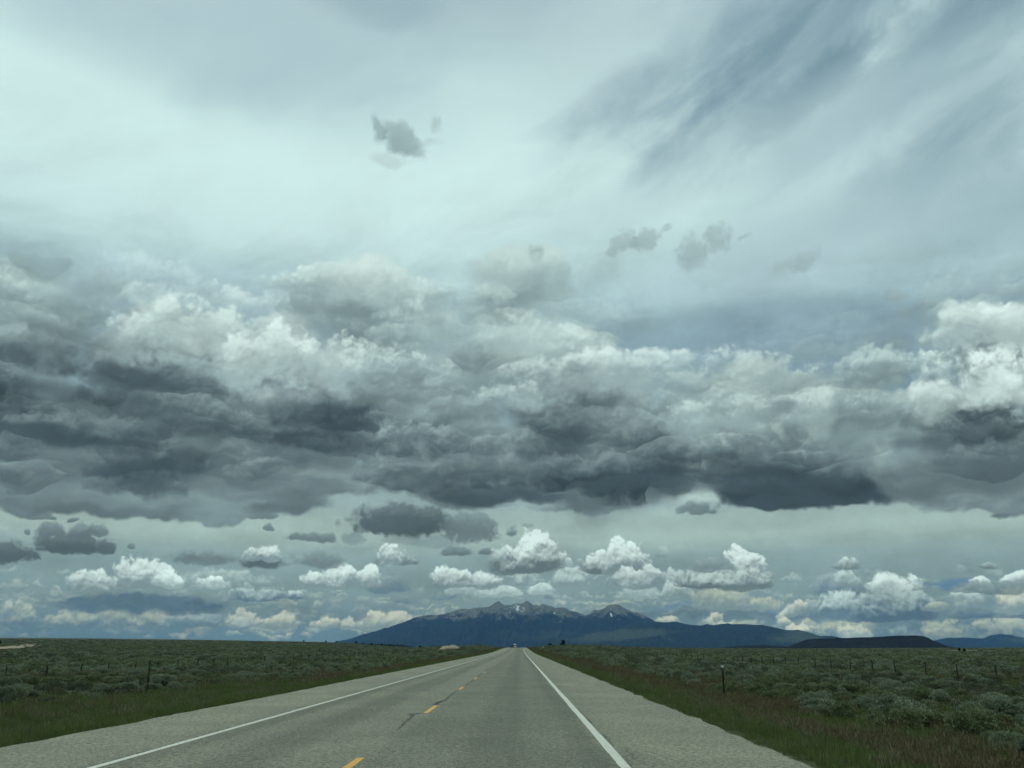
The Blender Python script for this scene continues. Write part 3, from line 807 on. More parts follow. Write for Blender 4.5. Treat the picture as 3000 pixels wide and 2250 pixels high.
def fbm(x, y, seed=0, octaves=5, gain=0.5, ridged=False):
    s, a, tot = 0.0, 1.0, 0.0
    x = np.asarray(x, float); y = np.asarray(y, float)
    for o in range(octaves):
        n = vnoise(x, y, seed + o * 17)
        if ridged:
            n = 1 - np.abs(2 * n - 1)
        s = s + a * n; tot += a
        x, y, a = x * 2.03 + 5.1, y * 2.03 + 1.7, a * gain
    return s / tot

def sstep(a, b, x):
    t = np.clip((np.asarray(x, float) - a) / (b - a), 0, 1)
    return t * t * (3 - 2 * t)

# ================================================================== the lie of the land
XL, XR = -8.6, 4.12                     # pavement edges
LINE_L, LINE_C, LINE_R = -5.92, -2.40, 1.467
CREST = 600.0

def road_z(y):
    y = np.asarray(y, float)
    up = 1.56 * sstep(200, 620, y)
    return np.where(y < CREST + 10, up, up - 0.12 * ((y - CREST - 10) / 100) ** 2)

HZ = [(-600, 1868), (0, 1868), (300, 1870), (600, 1874), (950, 1880.5), (1035, 1886), (1076, 1890), (1206, 1898), (1330, 1894), (1425, 1892), (1475, 1896), (1560, 1895),
      (1613, 1891), (1690, 1891.5), (1771, 1893.5), (1930, 1899), (2250, 1901.5), (2800, 1899.5), (3000, 1898.5), (3500, 1898)]
HD = [(-600, 2600), (0, 2600), (700, 2500), (950, 2300), (1206, 1500), (1330, 700), (1425, 620), (1475, 600), (1560, 600), (1613, 560), (1690, 560),
      (1771, 700), (1930, 1300), (2250, 1700), (3500, 1800)]
_haz = np.array([math.atan2(ray(x, y).x, ray(x, y).y) for x, y in HZ])
_hsl = np.array([ray(x, y).z / math.hypot(ray(x, y).x, ray(x, y).y) for x, y in HZ])
_daz = np.array([math.atan2(ray(x, 1897).x, ray(x, 1897).y) for x, _ in HD])
_dd = np.array([float(d) for _, d in HD])

def natural_z(x, y):
    x = np.asarray(x, float); y = np.asarray(y, float)
    d = np.hypot(x, y) + 1e-6
    a = np.arctan2(x, y)
    back = np.abs(a) > 1.4
    e = np.interp(a, _haz, _hsl); dh = np.interp(a, _daz, _dd)
    e = np.where(back, -0.0016, e)
    zh = EYE + e * dh
    base = -0.75
    t = np.clip(d / dh, 0, 1)
    z = base + (zh - base) * t ** 1.6
    over = np.maximum(d - dh, 0)
    z = z - np.minimum(over * 0.02, 25 + zh) - np.minimum(over * 0.004, 60)
    amp = 0.10 + 0.35 * sstep(40, 500, d)
    z = z + amp * (fbm(x / 14, y / 14, 3, 3) - 0.5) * (1 - 0.7 * sstep(0.7, 1.0, t)) + 0.4 * sstep(60, 300, d) * (fbm(x / 70, y / 70, 9, 3) - 0.5) * (1 - 0.8 * sstep(0.6, 1.0, t))
    return z

def ground_z(x, y):
    x = np.asarray(x, float); y = np.asarray(y, float)
    t = np.maximum(x - XR, XL - x)
    rz = road_z(y)
    verge = rz - 0.07 - 0.5 * sstep(0.0, 4.5, t)
    return np.where(t <= 0, rz - 0.10, verge + (natural_z(x, y) - verge) * sstep(2.5, 16.0, t))

def grid_axis(near, step, far, ratio):
    v = [0.0]
    while v[-1] < near:
        v.append(v[-1] + step)
    s = step
    while v[-1] < far:
        s *= ratio
        v.append(v[-1] + s)
    return v
_xp = grid_axis(40, 1.0, 42000, 1.075)
xs = np.array(sorted(set([-v for v in _xp[1:]] + _xp + [XR - 0.05, XR + 0.15, XL + 0.05, XL - 0.15])))
_yp = grid_axis(70, 1.0, 42000, 1.035)
_yn = grid_axis(20, 2.0, 35000, 1.25)
ys = np.array([-v for v in _yn[:0:-1]] + _yp)
GX, GY = np.meshgrid(xs, ys)
GZ = ground_z(GX, GY)
nx, ny = len(xs), len(ys)
idx = np.arange(nx * ny).reshape(ny, nx)
quads = np.stack([idx[:-1, :-1], idx[:-1, 1:], idx[1:, 1:], idx[1:, :-1]], -1).reshape(-1, 4)

# ---- ground material: dry soil, short grass and far sage cover
m_ground, gg, bs = new_mat('plain_soil_and_grass')
pos = gg.node('ShaderNodeNewGeometry').outputs['Position']
px, py, pz = gg.sep(pos)
flatp = gg.comb(px, py, 0.0)
n_big = gg.noise(flatp, 0.012, 4.0, 0.55, dims='2D')
n_mid = gg.noise(flatp, 0.22, 5.0, 0.6, dims='2D')
n_fine = gg.noise(flatp, 2.2, 5.0, 0.65, dims='2D')
cover = gg.mix(gg.ramp01(n_mid, 0.36, 0.62), (0.062, 0.072, 0.040), (0.135, 0.140, 0.082))
cover = gg.mix(gg.ramp01(n_big, 0.35, 0.7), cover, gg.mix(0.5, cover, (0.075, 0.085, 0.040)))
soil = gg.mix(gg.ramp01(n_fine, 0.3, 0.7), (0.16, 0.125, 0.080), (0.27, 0.215, 0.145))
gcol = gg.mix(gg.ramp01(n_fine, 0.35, 0.65), gg.mix(0.35, cover, (0.03, 0.03, 0.018)), cover)
bare = gg.ramp01(gg.noise(flatp, 0.35, 4.0, 0.6, dims='2D'), 0.66, 0.76)
gcol = gg.mix(gg.m('MULTIPLY', bare, 0.5), gcol, soil)
# grass verge next to the pavement: green at the edge, rusty dry grass behind
tt = gg.m('MAXIMUM', gg.m('SUBTRACT', px, XR), gg.m('SUBTRACT', XL, px))
vg = gg.mix(gg.ramp01(n_fine, 0.3, 0.7), (0.035, 0.045, 0.018), (0.075, 0.085, 0.035))
gcol = gg.mix(gg.ramp01(tt, 9.0, 4.5), gcol, vg)
gravel = gg.mix(gg.noise(flatp, 30.0, 3.0, 0.6, dims='2D'), (0.12, 0.11, 0.085), (0.33, 0.31, 0.25))
edge = gg.m('ADD', tt, gg.m('MULTIPLY', gg.m('SUBTRACT', n_fine, 0.5), 0.5))
gcol = gg.mix(gg.ramp01(edge, 0.22, 0.05), gcol, gravel)
gg.put(bs.inputs['Base Color'], gcol)
bs.inputs['Roughness'].default_value = 0.95
bs.inputs['Specular IOR Level'].default_value = 0.1
bmp = gg.node('ShaderNodeBump'); bmp.inputs['Strength'].default_value = 0.8; bmp.inputs['Distance'].default_value = 0.25
gg.put(bmp.inputs['Height'], gg.m('ADD', n_mid, gg.m('MULTIPLY', n_fine, 0.3)))
gg.put(bs.inputs['Normal'], bmp.outputs[0])

ground = link_mesh('ground', np.stack([GX, GY, GZ], -1).reshape(-1, 3).tolist(), quads.tolist(), m_ground, smooth=True, kind='structure')

# ================================================================== road
def strip(name, xa, xb, y0, y1, lift, mat, parent=None, kind=None, n=None, rag=0.0, seed=1):
    """a sheet following the road between two lateral offsets; rag makes its long edges uneven"""
    yv = [y0]
    while yv[-1] < y1 - 1e-6:
        st = max(0.15 if rag else 1.0, yv[-1] * 0.02)
        yv.append(min(y1, yv[-1] + st))
    yv = np.array(yv)
    k = n or 1
    V, Fc = [], []
    for j, y in enumerate(yv):
        ra = rag * (fbm(np.array([y * 0.9]), np.array([0.3]), seed, 5, 0.62)[0] - 0.5) * 2
        rb = rag * (fbm(np.array([y * 0.9]), np.array([7.3]), seed + 5, 5, 0.62)[0] - 0.5) * 2
        for i in range(k + 1):
            f = i / k
            V.append(((xa + ra) * (1 - f) + (xb + rb) * f, y, float(road_z(y)) + lift))
        if j:
            for i in range(k):
                a = (j - 1) * (k + 1) + i; b = j * (k + 1) + i
                Fc.append((a, a + 1, b + 1, b))
    return link_mesh(name, V, Fc, mat, parent, kind=kind)

m_road, rg, bs = new_mat('chip_seal')
pos = rg.node('ShaderNodeNewGeometry').outputs['Position']
px, py, pz = rg.sep(pos)
fp = rg.comb(px, py, 0.0)
stone = rg.voronoi(fp, 55.0, 0.0, 'F1', out='Color')
stone_v = rg.sep(stone)[0]
grain = rg.noise(fp, 11.0, 5.0, 0.75, dims='2D')
long_ = rg.noise(rg.comb(rg.m('MULTIPLY', px, 1.6), rg.m('MULTIPLY', py, 0.05), 0.0), 1.0, 4.0, 0.55, dims='2D')
blot = rg.noise(fp, 0.35, 5.0, 0.6, dims='2D')
wob = rg.m('ADD', px, rg.m('MULTIPLY', rg.m('SUBTRACT', rg.noise(rg.comb(0.0, rg.m('MULTIPLY', py, 0.06), 0.0), 1.0, 2.0, 0.5, dims='2D'), 0.5), 0.35))
def band(c, w, s):          # a soft band across the road
    return rg.ramp01(rg.m('ABSOLUTE', rg.m('SUBTRACT', wob, c)), w + s, w)
shoulder = rg.m('MAXIMUM', rg.ramp01(wob, LINE_R + 0.15, LINE_R + 0.9), rg.ramp01(wob, LINE_L - 0.15, LINE_L - 0.8))
base = rg.mix(shoulder, (0.228, 0.234, 0.166), (0.258, 0.259, 0.185))
tracks = rg.m('MAXIMUM', rg.m('MAXIMUM', band(-0.42, 0.28, 0.42), band(1.12, 0.10, 0.25)), rg.m('MAXIMUM', band(-4.15, 0.25, 0.5), band(-5.6, 0.10, 0.3)))
base = rg.mix(rg.m('MULTIPLY', tracks, rg.m('MULTIPLY_ADD', long_, 0.7, 0.15)), base, (0.122, 0.128, 0.096))
ourlane = rg.m('MULTIPLY', rg.ramp01(wob, LINE_C - 0.1, LINE_C + 0.3), rg.ramp01(wob, LINE_R + 0.1, LINE_R - 0.4))
base = rg.mix(rg.m('MULTIPLY', ourlane, 0.45), base, (0.138, 0.147, 0.110))
base = rg.mix(rg.ramp01(blot, 0.35, 0.75), rg.mix(1.0, base, (0.90, 0.90, 0.90), 'MULTIPLY'), rg.mix(1.0, base, (1.12, 1.11, 1.08), 'MULTIPLY'))
speck = rg.m('MULTIPLY_ADD', stone_v, 0.8, rg.m('MULTIPLY', rg.m('SUBTRACT', grain, 0.5), 1.9))
spk = rg.m('MULTIPLY_ADD', speck, 1.15, 0.52)
base = rg.mix(1.0, base, rg.comb(spk, spk, spk), 'MULTIPLY')
rg.put(bs.inputs['Base Color'], base)
bs.inputs['Roughness'].default_value = 0.85
bs.inputs['Specular IOR Level'].default_value = 0.3
bmp = rg.node('ShaderNodeBump'); bmp.inputs['Strength'].default_value = 0.5; bmp.inputs['Distance'].default_value = 0.01
rg.put(bmp.inputs['Height'], rg.m('ADD', stone_v, grain))
rg.put(bs.inputs['Normal'], bmp.outputs[0])

road = strip('road', XL, XR, -60, 2600, 0.0, m_road, kind='structure', n=14, rag=0.20, seed=21)

def paint(name, colr, wear):
    m, pg, b = new_mat(name)
    p = pg.node('ShaderNodeNewGeometry').outputs['Position']
    n = pg.noise(p, 18.0, 5.0, 0.7)
    n2_ = pg.noise(p, 1.3, 3.0, 0.6)
    w = pg.m('MULTIPLY', pg.ramp01(n, 0.50, 0.68), pg.m('MULTIPLY_ADD', n2_, 1.2, wear))
    pg.put(b.inputs['Base Color'], pg.mix(w, colr, (0.15, 0.148, 0.125)))
    b.inputs['Roughness'].default_value = 0.7
    return m
m_white = paint('worn_white_paint', (0.68, 0.69, 0.57), 0.12)
m_yellow = paint('worn_yellow_paint', (0.74, 0.40, 0.06), -0.1)
m_yellow2 = paint('faded_yellow_paint', (0.60, 0.44, 0.20), 0.2)
m_tar, tg, bs = new_mat('crack_tar')
bs.inputs['Base Color'].default_value = (0.045, 0.045, 0.040, 1)
bs.inputs['Roughness'].default_value = 0.6
m_seal, tg, bs = new_mat('grimy_seal')
bs.inputs['Base Color'].default_value = (0.075, 0.076, 0.066, 1)
bs.inputs['Roughness'].default_value = 0.8

strip('edge_line', LINE_R - 0.075, LINE_R + 0.075, -20, 640, 0.006, m_white, road, rag=0.022, seed=31)
strip('edge_line', LINE_L - 0.065, LINE_L + 0.065, -20, 640, 0.006, m_white, road, rag=0.022, seed=41)
for k in range(34):
    y0 = 11.35 + 12.55 * k
    if y0 > 420:
        break
    fade = k > 3
    strip('centre_dash', LINE_C - 0.065, LINE_C + 0.065, y0, y0 + (3.05 if not fade else 2.4), 0.006, m_yellow if not fade else m_yellow2, road, rag=0.016, seed=50 + k)

def crack(pts, w, mat, seed, lift=0.008, name='crack'):
    """a thin wandering ribbon through lateral/forward points"""
    r = random.Random(seed)
    P = []
    for (xa, ya), (xb, yb) in zip(pts[:-1], pts[1:]):
        n = max(2, int(math.hypot(xb - xa, yb - ya) / 0.12))
        for i in range(n):
            f = i / n
            P.append((xa + (xb - xa) * f, ya + (yb - ya) * f))
    P.append(pts[-1])
    P = [(x + r.uniform(-1, 1) * 0.035, y + r.uniform(-1, 1) * 0.03) for x, y in P]
    V, Fc = [], []
    for i, (x, y) in enumerate(P):
        a = P[max(0, i - 1)]; b = P[min(len(P) - 1, i + 1)]
        tx, ty = b[0] - a[0], b[1] - a[1]
        L = math.hypot(tx, ty) or 1
        hw = w * 0.62 * (0.15 + 0.85 * r.random() ** 1.5) * (0.35 if i in (0, len(P) - 1) else 1)
        V.append((x - ty / L * hw, y + tx / L * hw, float(road_z(y)) + lift))
        V.append((x + ty / L * hw, y - tx / L * hw, float(road_z(y)) + lift))
        if i:
            k = 2 * i
            Fc.append((k - 2, k - 1, k + 1, k))
    return link_mesh(name, V, Fc, mat, road)
crack([(-2.50, 19.4), (-2.56, 21.2), (-2.66, 23.6)], 0.05, m_tar, 1)
crack([(-2.70, 22.4), (-2.58, 22.9), (-2.78, 23.5), (-2.45, 24.0)], 0.09, m_tar, 2)
crack([(-2.46, 27.2), (-2.50, 28.4), (-2.36, 29.6), (-2.40, 31.0)], 0.16, m_tar, 3)
crack([(-2.55, 27.6), (-2.42, 29.0)], 0.10, m_tar, 4)
crack([(-2.40, 30.5), (-2.44, 34.0), (-2.40, 37.5)], 0.05, m_tar, 5)
crack([(-2.42, 41.0), (-2.36, 45.0), (-2.40, 49.5)], 0.08, m_tar, 6)
crack([(-2.40, 52.5), (-2.44, 57.0), (-2.38, 61.0)], 0.09, m_tar, 7)
crack([(-2.40, 64.0), (-2.44, 72.0), (-2.38, 86.0)], 0.09, m_tar, 8)
crack([(-3.45, 15.8), (-2.9, 15.7), (-2.3, 15.9), (-1.8, 15.75)], 0.020, m_tar, 9)
crack([(-2.55, 14.7), (-2.35, 14.8)], 0.03, m_tar, 10)
crack([(-3.05, 18.5), (-2.85, 18.6)], 0.03, m_tar, 11)
crack([(1.68, 9.3), (1.74, 10.4), (1.66, 11.9), (1.72, 12.6)], 0.022, m_tar, 12)
crack([(1.70, 14.2), (1.76, 15.1), (1.62, 16.6)], 0.022, m_tar, 13)
crack([(1.62, 16.9), (1.60, 18.6)], 0.018, m_tar, 14)
crack([(1.56, 20.6), (1.57, 22.4)], 0.022, m_tar, 15)
crack([(2.4, 16.7), (3.0, 16.6), (3.7, 16.8)], 0.014, m_tar, 16)
crack([(1.9, 21.8), (2.9, 21.9)], 0.014, m_tar, 17)
for k, (a, b) in enumerate(((11.5, 16), (17.5, 24), (25.5, 31), (33, 44), (48, 60))):
    crack([(LINE_L - 0.10, a), (LINE_L - 0.11, (a + b) / 2), (LINE_L - 0.095, b)], 0.035, m_seal, 20 + k, 0.005, 'grimy_joint')
for k, (a, b) in enumerate(((11.0, 14.2), (15.6, 18.3), (20.0, 25.0))):
    crack([(LINE_R + 0.10, a), (LINE_R + 0.11, b)], 0.022, m_seal, 40 + k, 0.005, 'grimy_joint')
crack([(-7.0, 15.6), (-6.4, 16.6)], 0.02, m_seal, 50); crack([(-7.6, 13.2), (-6.9, 13.6)], 0.02, m_seal, 51); crack([(-7.5, 21), (-6.6, 22.5)], 0.02, m_seal, 52)

# ================================================================== mountains, mesa and far hills
def far_range(name, prof, D, depth, foot, mat, rows=50, step=2.0, gpow=1.7, spur=0.22, spurw=0.012, jag=0.0, seed=1, back=0.35, cliff=None):
    """a range with its skyline at distance D: slopes rise from the foot in front of it and fall away behind"""
    xsn = np.arange(prof[0][0], prof[-1][0] + step, step)
    ysn = np.interp(xsn, [p[0] for p in prof], [p[1] for p in prof])
    V, Fc = [], []
    az_, sl_ = [], []
    for x, y in zip(xsn, ysn):
        d = ray(x, y)
        az_.append(math.atan2(d.x, d.y)); sl_.append(d.z / math.hypot(d.x, d.y))
    az_, sl_ = np.array(az_), np.array(sl_)
    Dv = D * (1 + 0.03 * (fbm(az_ * 30, az_ * 0, seed, 3) - 0.5))
    zc = EYE + sl_ * Dv + jag * (fbm(az_ * 260, az_ * 0 + 3, seed + 3, 4) - 0.5)
    tv = np.concatenate([np.linspace(0, 1, rows), 1 + np.linspace(0.06, 1, 10)])
    H = np.maximum(zc - foot, 1.0)
    nrow = len(tv)
    for t in tv:
        if t <= 1:
            d = Dv - depth * (1 - t)
            gsh = t ** gpow if cliff is None else np.where(t < cliff, 0.80 * (t / cliff) ** 1.25, 0.80 + 0.20 * sstep(cliff, cliff + 0.12, t))
            lat = az_ * (1 + 0.0 * t)
            rn = fbm(lat / spurw + 0.9 * (1 - t), np.full_like(lat, t * 2.2), seed + 7, 5, 0.5, True)
            rn2 = fbm(lat / spurw * 3.1, np.full_like(lat, t * 7), seed + 11, 4)
            z = foot + H * gsh + H * spur * ((rn - 0.55) + 0.5 * (rn2 - 0.5)) * 4 * t * (1 - t) ** 0.8
            lim = EYE + (zc - EYE) / Dv * d - (1 - t) * H * 0.05
            z = np.where(t < 1, np.minimum(z, lim), zc)
        else:
            u = t - 1
            d = Dv + depth * back * u
            z = zc - (zc - foot) * u ** 0.8
        V.append(np.stack([np.sin(az_) * d, np.cos(az_) * d, z], -1))
    V = np.concatenate(V)
    n = len(xsn)
    ii = np.arange(nrow * n).reshape(nrow, n)
    Q = np.stack([ii[:-1, :-1], ii[:-1, 1:], ii[1:, 1:], ii[1:, :-1]], -1).reshape(-1, 4)
    return link_mesh(name, V.tolist(), Q.tolist(), mat, smooth=True, kind='structure')

def at(x, y, D):
    """point at horizontal distance D along a photograph pixel's direction"""
    d = ray(x, y)
    k = D / math.hypot(d.x, d.y)
    return Vector((d.x * k, d.y * k, EYE + d.z * k))

m_mtn, mg, bs = new_mat('mountain_rock_forest')
geo = mg.node('ShaderNodeNewGeometry')
pos = geo.outputs['Position']
px, py, pz = mg.sep(pos)
pk = mg.v('SCALE', pos); pk.node.inputs['Scale'].default_value = 0.001
streak = mg.noise(mg.v('MULTIPLY', pk, (2.2, 1.4, 0.8)), 1.0, 6.0, 0.62)
fine = mg.noise(pk, 7.0, 5.0, 0.65)
forest = mg.mix(mg.ramp01(fine, 0.35, 0.68), (0.008, 0.015, 0.011), (0.026, 0.038, 0.024))
aspen_n = mg.noise(mg.v('MULTIPLY', pk, (0.30, 0.22, 1.5)), 1.0, 5.0, 0.55)
low = mg.m('MULTIPLY', mg.ramp01(pz, 640.0, 380.0), mg.ramp01(pz, 60.0, 180.0))
right = mg.ramp01(px, -1200.0, 2600.0)
aspen = mg.m('MULTIPLY', mg.m('MULTIPLY', mg.ramp01(aspen_n, 0.47, 0.58), low), mg.m('MULTIPLY_ADD', right, 0.60, 0.06))
forest = mg.mix(aspen, forest, mg.mix(mg.ramp01(fine, 0.3, 0.7), (0.070, 0.095, 0.045), (0.125, 0.155, 0.080)))
rock = mg.mix(mg.ramp01(fine, 0.3, 0.7), (0.13, 0.125, 0.080), (0.29, 0.285, 0.190))
tl = mg.m('ADD', pz, mg.m('MULTIPLY', mg.m('SUBTRACT', streak, 0.5), 1500.0))
tl = mg.m('ADD', tl, mg.m('MULTIPLY', mg.m('SUBTRACT', fine, 0.5), 380.0))
rockf = mg.ramp01(tl, 860.0, 1260.0)
mcol = mg.mix(rockf, forest, rock)
# old snow lying in the gullies of the high bowl, a few patches elsewhere
def snow_patch(x, y, rx, rz, thr, D=31500):
    c = at(x, y, D)
    ex = mg.m('MULTIPLY', mg.m('SUBTRACT', px, c.x), 1 / rx)
    ez = mg.m('MULTIPLY', mg.m('SUBTRACT', pz, c.z), 1 / rz)
    r2 = mg.m('MULTIPLY_ADD', ex, ex, mg.m('MULTIPLY', ez, ez))
    return mg.m('MULTIPLY', mg.ramp01(r2, 1.2, 0.5), mg.ramp01(gully, thr, thr + 0.05))
gully = mg.noise(mg.v('MULTIPLY', pk, (9.0, 3.0, 4.5)), 1.0, 4.0, 0.55, dist=0.4)
snow = mg.m('MAXIMUM', snow_patch(1514, 1783, 320, 170, 0.525), snow_patch(1783, 1804, 35, 80, 0.42))
snow = mg.m('MAXIMUM', snow, mg.m('MAXIMUM', snow_patch(1496, 1798, 30, 60, 0.52), snow_patch(1830, 1802, 22, 40, 0.48)))
snow = mg.m('MAXIMUM', snow, mg.m('MAXIMUM', snow_patch(1622, 1798, 30, 30, 0.50), snow_patch(1575, 1800, 26, 26, 0.50)))
mcol = mg.mix(snow, mcol, (0.80, 0.82, 0.84))
mg.put(bs.inputs['Base Color'], mcol)
bs.inputs['Roughness'].default_value = 0.95
bs.inputs['Specular IOR Level'].default_value = 0.05
bmp = mg.node('ShaderNodeBump'); bmp.inputs['Strength'].default_value = 0.9; bmp.inputs['Distance'].default_value = 60.0
mg.put(bmp.inputs['Height'], mg.m('ADD', fine, streak))
mg.put(bs.inputs['Normal'], bmp.outputs[0])

m_dark, dg, bs = new_mat('juniper_slopes')
pos = dg.node('ShaderNodeNewGeometry').outputs['Position']
pk = dg.v('SCALE', pos); pk.node.inputs['Scale'].default_value = 0.001
fine = dg.noise(dg.v('MULTIPLY', pk, (9.0, 9.0, 22.0)), 1.0, 5.0, 0.65)
dg.put(bs.inputs['Base Color'], dg.mix(dg.ramp01(fine, 0.38, 0.68), (0.003, 0.006, 0.006), (0.013, 0.017, 0.015)))
bs.inputs['Roughness'].default_value = 0.95
bs.inputs['Specular IOR Level'].default_value = 0.05

MASSIF = [(900, 1898), (997, 1877), (1045, 1866), (1092, 1851), (1140, 1837), (1171, 1826), (1203, 1814), (1222, 1808), (1247, 1802), (1273, 1801), (1298, 1800),
          (1314, 1795), (1334, 1788), (1352, 1782), (1371, 1785), (1390, 1780), (1412, 1780), (1437, 1775), (1450, 1767), (1457, 1763), (1462, 1761), (1468, 1768),
          (1474, 1771), (1497, 1773), (1508, 1769), (1520, 1768), (1532, 1766), (1540, 1760), (1546, 1760), (1556, 1769), (1566, 1772), (1578, 1774), (1588, 1769),
          (1592, 1767), (1598, 1770), (1605, 1774), (1627, 1782), (1651, 1778), (1663, 1784), (1677, 1791), (1692, 1793), (1703, 1798), (1715, 1804), (1724, 1801),
          (1730, 1797), (1738, 1787), (1744, 1787), (1752, 1789), (1768, 1783), (1776, 1777), (1784, 1772), (1800, 1770), (1813, 1772), (1824, 1778), (1835, 1785), (1857, 1794),
          (1870, 1795), (1892, 1805), (1917, 1819), (1960, 1840), (2040, 1870), (2120, 1898)]
RIDGE = [(1500, 1899), (1620, 1872), (1740, 1846), (1850, 1829), (1917, 1821), (1946, 1823), (1984, 1821), (2006, 1828), (2030, 1831), (2053, 1833), (2072, 1828), (2091, 1832),
         (2110, 1828), (2129, 1826), (2151, 1829), (2180, 1828), (2215, 1831), (2233, 1830), (2272, 1839), (2309, 1847), (2337, 1845), (2363, 1850), (2403, 1864),
         (2432, 1862), (2457, 1867), (2520, 1882), (2600, 1899)]
MESA = [(2240, 1901), (2305, 1896), (2334, 1885), (2363, 1873), (2403, 1870), (2482, 1869), (2562, 1866), (2620, 1863), (2652, 1862), (2690, 1862), (2706, 1863.5), (2720, 1869),
        (2732, 1876), (2768, 1890), (2793, 1896), (2850, 1901)]
LOWHILL = [(2080, 1902), (2160, 1892), (2230, 1889), (2300, 1893), (2400, 1900)]
FARHILL = [(2640, 1899), (2700, 1887), (2737, 1876), (2771, 1869), (2815, 1868), (2850, 1869), (2876, 1871), (2898, 1863), (2931, 1857), (2960, 1860), (3000, 1869), (3060, 1874),
           (3140, 1866), (3240, 1872), (3400, 1886), (3500, 1899)]
LEFTHILL = [(980, 1890), (1035, 1884), (1080, 1886), (1140, 1887.5), (1180, 1889), (1206, 1894), (1240, 1897), (1262, 1892.5), (1300, 1894), (1340, 1899)]
far_range('mountain', MASSIF, 32000, 9500, -120, m_mtn, 70, 1.5, 1.9, 0.30, 0.016, 55.0, 3)
far_range('forested_ridge', RIDGE, 26500, 6000, -110, m_mtn, 50, 2.0, 1.25, 0.22, 0.014, 20.0, 13)
far_range('mesa', MESA, 6500, 1000, -25, m_dark, 40, 2.0, 1.1, 0.10, 0.010, 4.0, 23, 1.5, cliff=0.8)
far_range('low_hill', LOWHILL, 9000, 1000, -30, m_dark, 20, 3.0, 1.2, 0.1, 0.01, 5.0, 29)
far_range('far_hills', FARHILL, 36000, 5000, -130, m_mtn, 40, 2.5, 1.3, 0.2, 0.02, 25.0, 33)
far_range('juniper_hill', LEFTHILL, 4200, 500, -30, m_dark, 24, 2.0, 1.1, 0.1, 0.008, 2.5, 43)

# ---- the air: one even box of thin haze round everything
m_haze = bpy.data.materials.new('valley_air')
m_haze.use_nodes = True
ht = m_haze.node_tree
ht.nodes.clear()
ho = ht.nodes.new('ShaderNodeOutputMaterial')
hv = ht.nodes.new('ShaderNodeVolumePrincipled')
hv.inputs['Color'].default_value = AIR_COLOUR + (1,)
hv.inputs['Density'].default_value = AIR_DENSITY
hv.inputs['Anisotropy'].default_value = 0.0
ht.links.new(hv.outputs[0], ho.inputs['Volume'])
hx, hy0, hy1, hz0, hz1 = AIR_REACH, -AIR_REACH, AIR_REACH, -200, AIR_TOP
hb = [(sx * hx, hy1 if sy > 0 else hy0, hz1 if sz > 0 else hz0) for sz in (-1, 1) for sy in (-1, 1) for sx in (-1, 1)]
haze = link_mesh('haze', hb, [(0, 2, 3, 1), (4, 5, 7, 6), (0, 1, 5, 4), (2, 6, 7, 3), (0, 4, 6, 2), (1, 3, 7, 5)], m_haze, kind='stuff')

# ================================================================== finding the ground under a photograph pixel
def hit(x, y, dmax=4000.0):
    d = ray(x, y)
    hx_ = math.hypot(d.x, d.y)
    t = np.geomspace(5, dmax, 3000)
    gx, gy, gz = d.x / hx_ * t, d.y / hx_ * t, EYE + d.z / hx_ * t
    below = np.nonzero(gz < ground_z(gx, gy))[0]
    k = below[0] if len(below) else len(t) - 1
    return Vector((gx[k], gy[k], float(ground_z(gx[k], gy[k]))))

def in_view(x, y, margin=0.04):
    if margin > 0:
        margin = margin + 0.30 * sstep(420, 60, np.hypot(x, y))       # the plain goes on beside the picture
    return np.abs(np.arctan2(x, np.maximum(y, 0.01)) + YAW) < math.atan(PW / 2 / FPX) + margin

# ================================================================== leaf and grass materials
def leaf_mat(name, a, b, tip=None, rough=0.8):
    m, lg, bs_ = new_mat(name)
    oi = lg.node('ShaderNodeObjectInfo')
    ge = lg.node('ShaderNodeNewGeometry')
    c = lg.mix(oi.outputs['Random'], a, b)
    n = lg.noise(ge.outputs['Position'], 6.0, 2.0, 0.5)
    c = lg.mix(lg.ramp01(n, 0.3, 0.7), lg.mix(0.35, c, tuple(v * 0.55 for v in a)), c)
    lg.put(bs_.inputs['Base Color'], c)
    bs_.inputs['Roughness'].default_value = rough
    bs_.inputs['Specular IOR Level'].default_value = 0.12
    return m
m_sage = [leaf_mat('sage_silver_green', (0.255, 0.298, 0.190), (0.325, 0.365, 0.245)),
          leaf_mat('sage_dark', (0.150, 0.166, 0.102), (0.210, 0.225, 0.145)),
          leaf_mat('sage_yellow_green', (0.190, 0.225, 0.110), (0.250, 0.280, 0.145))]
m_stem = leaf_mat('woody_stem', (0.050, 0.038, 0.028), (0.085, 0.068, 0.050))
m_green = leaf_mat('verge_grass', (0.120, 0.158, 0.048), (0.205, 0.240, 0.084))
m_straw = leaf_mat('pale_grass', (0.175, 0.160, 0.085), (0.255, 0.235, 0.130))
m_rust = leaf_mat('rusty_grass', (0.150, 0.106, 0.060), (0.240, 0.184, 0.108))
m_juniper = leaf_mat('juniper_leaf', (0.022, 0.034, 0.020), (0.038, 0.052, 0.028))

